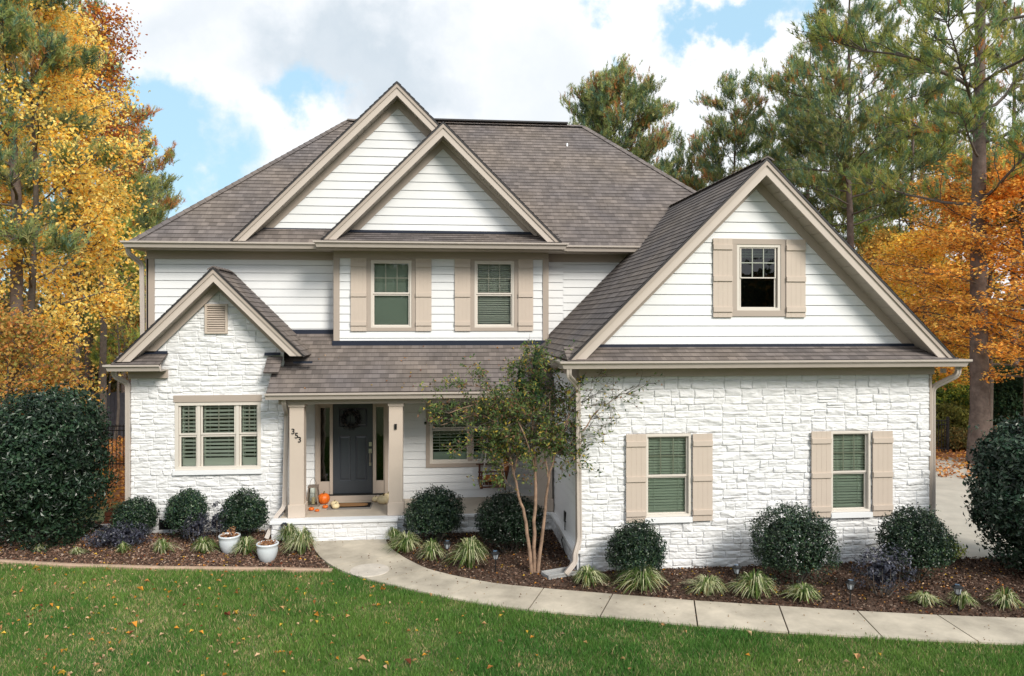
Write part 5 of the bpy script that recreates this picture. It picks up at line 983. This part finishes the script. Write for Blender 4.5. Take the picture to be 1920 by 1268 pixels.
# ---- the multi-stem tree in front of the porch
def crape():
    r = np.random.default_rng(42); root = empty('multi_stem_tree', (1.69, 12.96, .04), 'small multi-stem tree with tan trunks and thinning olive leaves before the porch', 'tree')
    TR = [([(-.05, 0, 0), (-.10, .02, .55), (-.16, .05, 1.05), (-.27, .05, 1.35), (-.36, .05, 1.75), (-.42, .05, 2.1), (-.62, .1, 2.45)], .040), ([(0, .03, 0), (.0, .08, .7), (.04, .1, 1.35), (.03, .1, 1.9), (-.02, .1, 2.4), (.0, .1, 3.2), (.03, .12, 3.75)], .042), ([(.06, 0, 0), (.12, 0, .6), (.20, .0, 1.15), (.24, 0, 1.7), (.36, 0, 2.05), (.42, .0, 2.3)], .040),
          ([(-.36, .05, 1.75), (-.25, .1, 2.2), (-.22, .1, 2.9), (-.24, .1, 3.3)], .022), ([(.04, .1, 1.75), (-.08, .0, 2.2), (-.3, -.1, 2.7), (-.6, -.1, 2.95), (-1.1, -.1, 3.0), (-1.5, -.1, 2.85)], .020), ([(.24, 0, 1.7), (.17, .05, 2.2), (.28, .1, 2.8), (.3, .1, 3.2)], .020),
          ([(.38, 0, 2.12), (.60, .0, 2.25), (.85, -.02, 2.48), (1.05, -.02, 2.82), (1.32, -.02, 3.0), (1.62, -.02, 3.15)], .019), ([(.40, 0, 2.25), (.58, .0, 2.75), (.80, -.02, 3.0), (1.0, 0, 3.35), (1.15, 0, 3.55)], .016), ([(-.42, .05, 2.1), (-.6, .0, 2.6), (-.95, -.05, 2.85), (-1.3, -.05, 2.75), (-1.62, -.1, 2.65)], .016),
          ([(.0, .1, 2.4), (.15, .1, 2.9), (.1, .1, 3.5), (.08, .1, 3.85)], .017), ([(-.22, .1, 2.6), (-.5, .1, 3.0), (-.8, .05, 3.25), (-1.2, 0, 3.35)], .013), ([(-.30, .1, 2.3), (-.55, .1, 2.2), (-.85, .1, 2.35), (-1.1, .1, 2.2)], .011), ([(.42, 0, 2.3), (.6, 0, 2.6), (.62, 0, 3.0), (.72, 0, 3.3)], .012), ([(.40, 0, 2.1), (.55, -.05, 2.12), (.72, -.05, 2.06)], .008), ([(-.42, .05, 1.95), (-.6, 0, 1.85), (-.5, -.03, 1.65), (-.42, -.03, 1.55)], .008)]
    wood = []; C_ = []
    for k, (P, rd) in enumerate(TR):
        P = np.array(P); Q = []
        for i in range(len(P) - 1):
            for f in np.linspace(0, 1, 4)[:-1]: Q.append(P[i] * (1 - f) + P[i + 1] * f)
        Q.append(P[-1]); Q = np.array(Q); Q[1:-1] = (Q[:-2] + Q[1:-1] * 2 + Q[2:]) / 4; Q[1:-1] += r.normal(0, .008, Q[1:-1].shape)
        wood.append(tube_np(Q, np.linspace(rd * .86, rd * .3, len(Q)), 8)); 
        for p in Q: 
            if p[2] > 2.0 or k > 7: C_.append((p, 1.0 if k < 6 else .8))
    tw = []; TP = []
    base = [c for c, w_ in C_]
    for i in range(340):
        p = base[r.integers(len(base))]; right = p[0] > .55; left = p[0] < -.5; d = np.array([r.normal(0, .8) + (.5 if right else (-.9 if left else -.2)), r.normal(0, .55), r.uniform(-.3, .8)]); ln = r.uniform(.25, .72); Q, _ = limb(p, d, ln, 0, 5, .2, .03, r)
        tw.append(tube_np(Q, np.linspace(.006, .0022, 6), 4)); TP += [(q_, right, Q[-1][2]) for q_ in Q[2:]]
        for s in range(2):
            q0 = Q[r.integers(2, 5)]; Q2, _ = limb(q0, d + r.normal(0, .8, 3), ln * .5, 0, 3, .2, 0, r); tw.append(tube_np(Q2, np.linspace(.004, .0018, 4), 3)); TP += [(q_, right, 0) for q_ in Q2[1:]]
    v, f, c = merge([(a, b, np.zeros((len(a), 3))) for a, b in wood]); npmesh('trunk', v, f, M['palebark'], root, smooth=True)
    v, f, c = merge([(a, b, np.zeros((len(a), 3))) for a, b in tw]); npmesh('branches', v, f, M['greybark'], root, smooth=True)
    P = []; keep = []
    for p, right, _ in TP:
        dens = .8 if right and p[0] > .9 else (2.2 if right else (4.8 if -.75 < p[0] < .6 else 3.6))
        for i in range(r.poisson(dens)): P.append(p + r.normal(0, .035, 3))
    P = np.array(P); P = P[(P[:, 2] > 1.55) & (P[:, 2] < 4.1)]; n = len(P); V, F = leaves(P, r.normal(0, 1, (n, 3)), r.uniform(.04, .085, n), .5, .3, r)
    c = pal([(.13, .20, .06), (.07, .12, .05), (.24, .28, .09), (.58, .44, .08), (.27, .15, .09)], n, r, .25, [.32, .28, .18, .09, .13])
    # two leafy upright shoots at the top
    for (sx, sy, z0, z1) in ((.06, .12, 3.0, 3.98), (-.23, .1, 2.9, 3.62)):
        m = 330 if z1 > 3.8 else 160; z = r.uniform(z0, z1, m); a = r.uniform(0, 6.28, m); rr = .10 * (1.25 - (z - z0) / (z1 - z0)); PP = np.stack([sx + np.cos(a) * rr, sy + np.sin(a) * rr, z], 1)
        V2, F2 = leaves(PP, np.stack([np.cos(a), np.sin(a), 0 * a + .6], 1) + r.normal(0, .3, (m, 3)), r.uniform(.07, .10, m), .42, .3, r); c2 = pal([(.035, .09, .045), (.055, .12, .045), (.10, .16, .05)], m, r)
        F = np.concatenate([F, F2 + len(V)]); V = np.concatenate([V, V2]); c = np.concatenate([c, c2])
    npmesh('crown', V, F, M['leaf'], root, C=np.repeat(c, 4, 0))
crape()

# ============================================================ SMALL THINGS
def pumpkin(loc, r_, h, m, label, group, cat='pumpkin', name='pumpkin', tilt=0, ribs=10):
    root = empty(name, loc, label, cat, group); mb = MB(); pr = []
    for i in range(13):
        a = -math.pi / 2 + math.pi * i / 12; pr.append((max(.001, r_ * math.cos(a) ** .8 if math.cos(a) > 1e-6 else .001), h / 2 + h / 2 * math.sin(a) - (.10 * h if i == 12 else 0)))
    mb.lathe(pr, (0, 0, 0), 40, lambda a: 1 - .07 * abs(math.sin(a * ribs / 2)) ** .0 * (0) - .06 * (1 - abs(math.sin(a * ribs / 2))) ** 2); o = mb.build('pumpkin_body', M[m], root, smooth=True)
    s = MB(); s.tube([(0, 0, h * .88), (.004, 0, h * 1.05), (.018, .0, h * 1.18)], [r_ * .16, r_ * .09, r_ * .11], 7); s.build('stem', M['stem'], root, smooth=True); root.rotation_euler = (tilt, 0, 0); return root
GPK = 'pumpkins and gourds at the front door'
PZ = .456
pumpkin((-2.49, 16.78, PZ), .135, .235, 'pumpkin', 'large orange pumpkin beside the lantern', GPK)
pumpkin((-2.665, 16.22, PZ), .062, .07, 'pumpkin', 'mini orange pumpkin farthest left, in front of the lantern', GPK)
pumpkin((-2.53, 16.12, PZ), .05, .05, 'pumpkin', 'flattest mini orange pumpkin, nearest the step edge', GPK)
pumpkin((-2.40, 16.38, PZ), .062, .07, 'pumpkin', 'mini orange pumpkin just below the large orange one', GPK)
pumpkin((-2.22, 16.50, PZ), .09, .125, 'cream', 'cream gourd behind, at the left end of the doormat', GPK)
pumpkin((-2.17, 16.31, PZ), .085, .12, 'cream', 'small cream gourd in front, at the left end of the doormat', GPK)
pumpkin((-1.37, 16.86, PZ), .08, .12, 'cream', 'small cream pumpkin at the right end of the doormat', GPK)
pumpkin((-1.18, 16.66, PZ), .145, .19, 'cream', 'largest pale yellow pumpkin left of the right porch post', GPK)
pumpkin((-1.10, 16.93, PZ), .11, .17, 'cream', 'pale pumpkin tucked behind the largest pale yellow one', GPK)
# lantern: tapered frame, glass, ring handle
lt = empty('lantern', (-2.70, 16.68, PZ), 'tapered grey wooden lantern with a wire handle left of the orange pumpkin', 'lantern')
mb = MB(); b0, b1, hh = .125, .085, .40
for sx in (-1, 1):
    for sy in (-1, 1): mb.sweep([(sx * b0, sy * b0, .02), (sx * b1, sy * b1, hh)], [(-.014, -.014), (.014, -.014), (.014, .014), (-.014, .014)])
mb.box(-b0 - .02, b0 + .02, -b0 - .02, b0 + .02, 0, .035); mb.box(-b1 - .02, b1 + .02, -b1 - .02, b1 + .02, hh, hh + .03); mb.box(-.05, .05, -.05, .05, hh + .03, hh + .045); mb.build('frame', M['oldwood'], lt)
mb = MB()
for sg in (-1, 1): mb.face([(-b0 + .01, sg * b0, .035), (b0 - .01, sg * b0, .035), (b1 - .01, sg * b1, hh), (-b1 + .01, sg * b1, hh)]); mb.face([(sg * b0, -b0 + .01, .035), (sg * b0, b0 - .01, .035), (sg * b1, b1 - .01, hh), (sg * b1, -b1 + .01, hh)])
mb.build('pane', M['clear_glass'], lt)
mb = MB(); mb.tube([(math.cos(a) * .07, 0, hh + .045 + math.sin(a) * .14) for a in np.linspace(0, math.pi, 13)], .004, 6); mb.build('handle', M['metal'], lt)
mb = MB(); mb.lathe([(.001, .035), (.035, .035), (.035, .17), (.001, .165)], k=16); mb.build('candle', M['cream'], lt)
# mats
mb = MB(); mb.box(-2.35, -1.42, 16.22, 16.75, PZ, PZ + .006); setp(mb.build('rug', M['rug']), 'flat grey rug lying under the doormat', 'rug')
dm = empty('doormat', (-1.86, 16.56, PZ + .007), 'black rubber doormat with a tan oval coir centre', 'doormat')
mb = MB(); mb.box(-.41, .41, -.20, .20, 0, .012); mb.build('mat_base', M['rubber'], dm, bevel=.004)
mb = MB(); N8 = 28; mb.prism([(.35 * abs(math.cos(a)) ** .6 * (1 if math.cos(a) > 0 else -1), .145 * abs(math.sin(a)) ** .75 * (1 if math.sin(a) > 0 else -1), .0125) for a in [2 * math.pi * i / N8 for i in range(N8)]], (0, 0, .006)); mb.build('coir_centre', M['coir'], dm)
# wreath on the door
wr = empty('wreath', (-1.93, 17.04, 2.28), 'dark twiggy wreath hanging on the front door', 'wreath')
r = np.random.default_rng(5); a = r.uniform(0, 6.28, 900); rr = .17 + r.normal(0, .035, 900); P = np.stack([np.cos(a) * rr, r.normal(-.015, .018, 900), np.sin(a) * rr], 1); V, F = leaves(P, r.normal(0, 1, (900, 3)) + [0, -.6, 0], r.uniform(.03, .06, 900), .4, .3, r)
npmesh('wreath_leaves', V, F, M['leaf'], wr, C=np.repeat(pal([(.03, .03, .03), (.05, .05, .05), (.12, .11, .12), (.02, .02, .02)], 900, r), 4, 0))
mb = MB(); mb.tube([(math.cos(t) * .17, .0, math.sin(t) * .17) for t in np.linspace(0, 2 * math.pi, 25)], .018, 6); mb.build('twig_ring', M['greybark'], wr)
# porch swing seen from its end: slatted seat and back, arms, chains up to the ceiling
sw = empty('porch_swing', (1.20, 16.45, .98), 'brown slatted wooden porch swing hanging on chains, seen end-on', 'swing')
mb = MB()
for i in range(6): mb.box(-.26 + i * .085, -.26 + i * .085 + .07, -.45, .45, -.02 - .006 * i, .0 - .006 * i)
mb.box(-.29, -.262, -.46, .46, -.10, .0); mb.box(.24, .27, -.46, .46, -.14, -.04); mb.box(-.26, .24, -.44, -.40, -.085, -.055); mb.box(-.26, .24, .40, .44, -.085, -.055); mb.build('seat', M['swing'], sw, bevel=.004)
mb = MB()
for i in range(10): y = -.43 + i * .092; mb.prism([(.25, y, -.03), (.25, y + .05, -.03), (.36, y + .05, .48), (.36, y, .48)], (.018, 0, 0))
mb.prism([(.35, -.46, .44), (.35, .46, .44), (.365, .46, .52), (.365, -.46, .52)], (.03, 0, 0)); mb.build('backrest', M['swing'], sw)
for sy in (-.46, .43):
    mb = MB(); mb.box(-.33, .33, sy - .02, sy + .05, .25, .275); mb.box(-.27, -.23, sy, sy + .03, -.10, .25); mb.box(.22, .26, sy, sy + .03, -.1, .25); mb.build('armrest', M['swing'], sw, bevel=.004)
for sx, sy in ((-.24, -.47), (.26, -.47), (-.24, .47), (.26, .47)):
    mb = MB(); top = (0.0 + (.02 if sx > 0 else -.02), sy, 1.93)
    n = 44
    for i in range(n):
        t0, t1 = i / n, (i + .8) / n; a_ = Vector((sx, sy, .0)).lerp(Vector(top), t0); b_ = Vector((sx, sy, 0)).lerp(Vector(top), t1); mb.tube([a_, b_], .013 if i % 2 else .009, 5)
    mb.build('chain', M['rope'], sw)
cu = MB(); cu.box(-.18, .20, -.30, .05, .01, .11); setp(cu.build('cushion', M['cushion'], bevel=.03), 'orange patterned cushion lying on the porch swing', 'cushion').location = (1.22, 16.45, .98)
cu = MB(); cu.box(-.06, .06, -.26, .12, .0, .36); o = setp(cu.build('throw_pillow', M['cushion'], bevel=.04), 'orange throw pillow leaning on the swing backrest', 'pillow'); o.location = (1.44, 16.40, 1.09); o.rotation_euler = (0, R(12), 0)
# white glazed pots with dead plants
for i, (x, y, lab) in enumerate(((-3.95, 14.72, 'white glazed pot farther from the walk, holding dried leaves'), (-3.11, 14.12, 'white glazed pot nearer the walk, holding dried leaves'))):
    p = empty('flower_pot', (x, y, .06), lab, 'flower pot', 'white pots in the left bed'); p.scale = (.9, .9, .86); mb = MB()
    mb.lathe([(.001, 0), (.12, 0), (.135, .015), (.175, .10), (.205, .20), (.21, .29), (.205, .34), (.222, .355), (.225, .385), (.205, .395), (.19, .37), (.185, .33), (.001, .33)], k=40); mb.build('pot_body', M['pot'], p, smooth=True)
    r = np.random.default_rng(60 + i); n = 150; a = r.uniform(0, 6.28, n); rr = .17 * np.sqrt(r.random(n)); P = np.stack([np.cos(a) * rr, np.sin(a) * rr, .34 + r.uniform(0, .07, n) + (i == 0) * (np.abs(np.cos(a) * rr - .05) < .06) * r.uniform(0, .14, n)], 1); V, F = leaves(P, r.normal(0, 1, (n, 3)), r.uniform(.04, .09, n), .5, .6, r)
    npmesh('dried_leaves', V, F, M['dry'], p, C=np.repeat(pal([(.34, .17, .09), (.22, .10, .05), (.48, .30, .18)], n, r), 4, 0))
    mb = MB(); mb.lathe([(.001, .335), (.183, .335)], k=24); mb.build('soil', M['soil'], p)
# solar path lights
def pathlight():
    p = empty('path_light', (0, 0, 0), 'x', 'path light', 'solar lantern path lights'); mb = MB(); mb.tube([(0, 0, -.05), (0, 0, .27)], .011, 8); mb.build('stake', M['black'], p)
    mb = MB(); mb.lathe([(.001, .265), (.035, .265), (.062, .36), (.001, .36)], k=6); mb.build('lamp_glass', M['lampglass'], p)
    mb = MB()
    for k in range(6): a = k * math.pi / 3; mb.sweep([(math.cos(a) * .037, math.sin(a) * .037, .262), (math.cos(a) * .065, math.sin(a) * .065, .362)], [(-.004, -.004), (.004, -.004), (.004, .004), (-.004, .004)])
    mb.lathe([(.04, .255), (.042, .268), (.001, .268)], k=6); mb.build('cage', M['black'], p)
    mb = MB(); mb.lathe([(.085, .358), (.088, .366), (.045, .395), (.04, .402), (.001, .404)], k=6); mb.build('cap', M['black'], p); mb = MB(); mb.box(-.03, .03, -.03, .03, .404, .408); mb.build('solar_panel', M['solar'], p); return p
PL = [(-3.02, 15.30, 'path light half hidden by the tall clump at the porch step block'), (-2.50, 14.62, 'path light behind the big pale clump at the walk landing'), (-.62, 15.02, 'path light at the right corner of the porch steps'), (.17, 13.74, 'path light between the clumps beside the curving walk'), (1.02, 13.07, 'path light left of the multi-stem tree'), (3.02, 12.27, 'path light at the foot of the ball shrub nearer the porch'), (4.93, 11.9, 'path light left of the largest ball shrub'), (6.38, 11.02, 'path light by itself between the purple shrub and the walk'), (7.92, 10.66, 'rightmost path light with a blue top')]
p0 = pathlight()
for i, (x, y, lab) in enumerate(PL):
    o = p0 if i == 0 else copy_thing(p0, (0, 0, 0)); o.location = (x, y, .04); o['label'] = lab; o.rotation_euler = (R((i * 37) % 7 - 3), R((i * 53) % 9 - 4), i * .7)
# splash blocks, drain pipe, crate
def splash(loc, rz, lab):
    o = empty('splash_block', loc, lab, 'splash block', 'concrete splash blocks', rz); mb = MB(); mb.box(-.28, .28, -.14, .14, 0, .03); mb.box(-.28, .28, -.14, -.105, .0301, .075); mb.box(-.28, .28, .105, .14, .0301, .075); mb.box(.245, .28, -.105, .105, .0301, .065); mb.build('block', M['slab'], o, bevel=.008)
splash((2.10, 12.80, .07), R(-160), 'grey splash block under the downspout at the garage corner'); splash((-7.25, 16.75, .03), R(10), 'grey slab lying beside the huge left bush')
mb = MB(); mb.tube([(-7.4, 16.75, .16), (-7.0, 16.5, .12), (-6.75, 16.35, .07), (-6.5, 16.2, .10)], .05, 12); setp(mb.build('drain_pipe', M['rubber'], smooth=True), 'black corrugated drain pipe beside the left corner of the house', 'pipe')
cr = empty('wooden_crate', (-6.98, 17.15, 0), 'dark weathered wooden crate at the left corner of the house', 'crate'); mb = MB()
for k in range(3):
    z = .03 + k * .11
    mb.box(-.2, .2, -.17, -.155, z, z + .09); mb.box(-.2, .2, .155, .17, z, z + .09); mb.box(-.2, -.185, -.155, .155, z, z + .09); mb.box(.185, .2, -.155, .155, z, z + .09)
mb.build('slats', M['swing'], cr); mb = MB()
for sx in (-.185, .165):
    for sy in (-.155, .135): mb.box(sx, sx + .02, sy, sy + .02, 0, .36)
mb.box(-.185, .185, -.155, .155, 0, .028); mb.build('corner_posts', M['swing'], cr)
# fences
def ironfence(a, b, h, lab, name='iron_fence'):
    a, b = Vector(a), Vector(b); root = empty(name, a, lab, 'fence'); d = b - a; L_ = d.length; t = d.normalized(); mb = MB(); pr = lambda s: [(-s, -s), (s, -s), (s, s), (-s, s)]
    for z in (.15, h - .18, h - .05): mb.sweep([(0, 0, z), tuple(d + Vector((0, 0, z)))], pr(.016))
    n = int(L_ / .11)
    for i in range(n + 1): p = t * (i * L_ / n); mb.sweep([p + Vector((0, 0, .05)), p + Vector((0, 0, h))], pr(.009))
    mb.build('railing', M['fence'], root)
    k = max(1, int(L_ / 2.2))
    for i in range(k + 1): q_ = t * (L_ * i / k); m2 = MB(); m2.sweep([q_, q_ + Vector((0, 0, h + .08))], pr(.035)); m2.build('fence_post', M['fence'], root)
ironfence((-13.5, 23.8, 0), (-6.5, 23.8, 0), 1.35, 'black iron fence behind the huge left bush')
ironfence((13.4, 23.9, 0), (17.35, 23.9, 0), 1.15, 'short run of black iron fence right of the garage wing')
bf = empty('board_fence', (-18, 30, 0), 'dark board fence in the shade at the edge of the left wood', 'fence'); mb = MB()
for i in range(64): mb.box(i * .15, i * .15 + .14, -.012, .012, .05, 1.75 + .02 * ((i * 7) % 3))
mb.build('boards', M['darkfence'], bf); mb = MB(); mb.box(0, 9.6, .013, .05, .4, .48); mb.box(0, 9.6, .013, .05, 1.4, 1.48); mb.build('rails', M['darkfence'], bf)
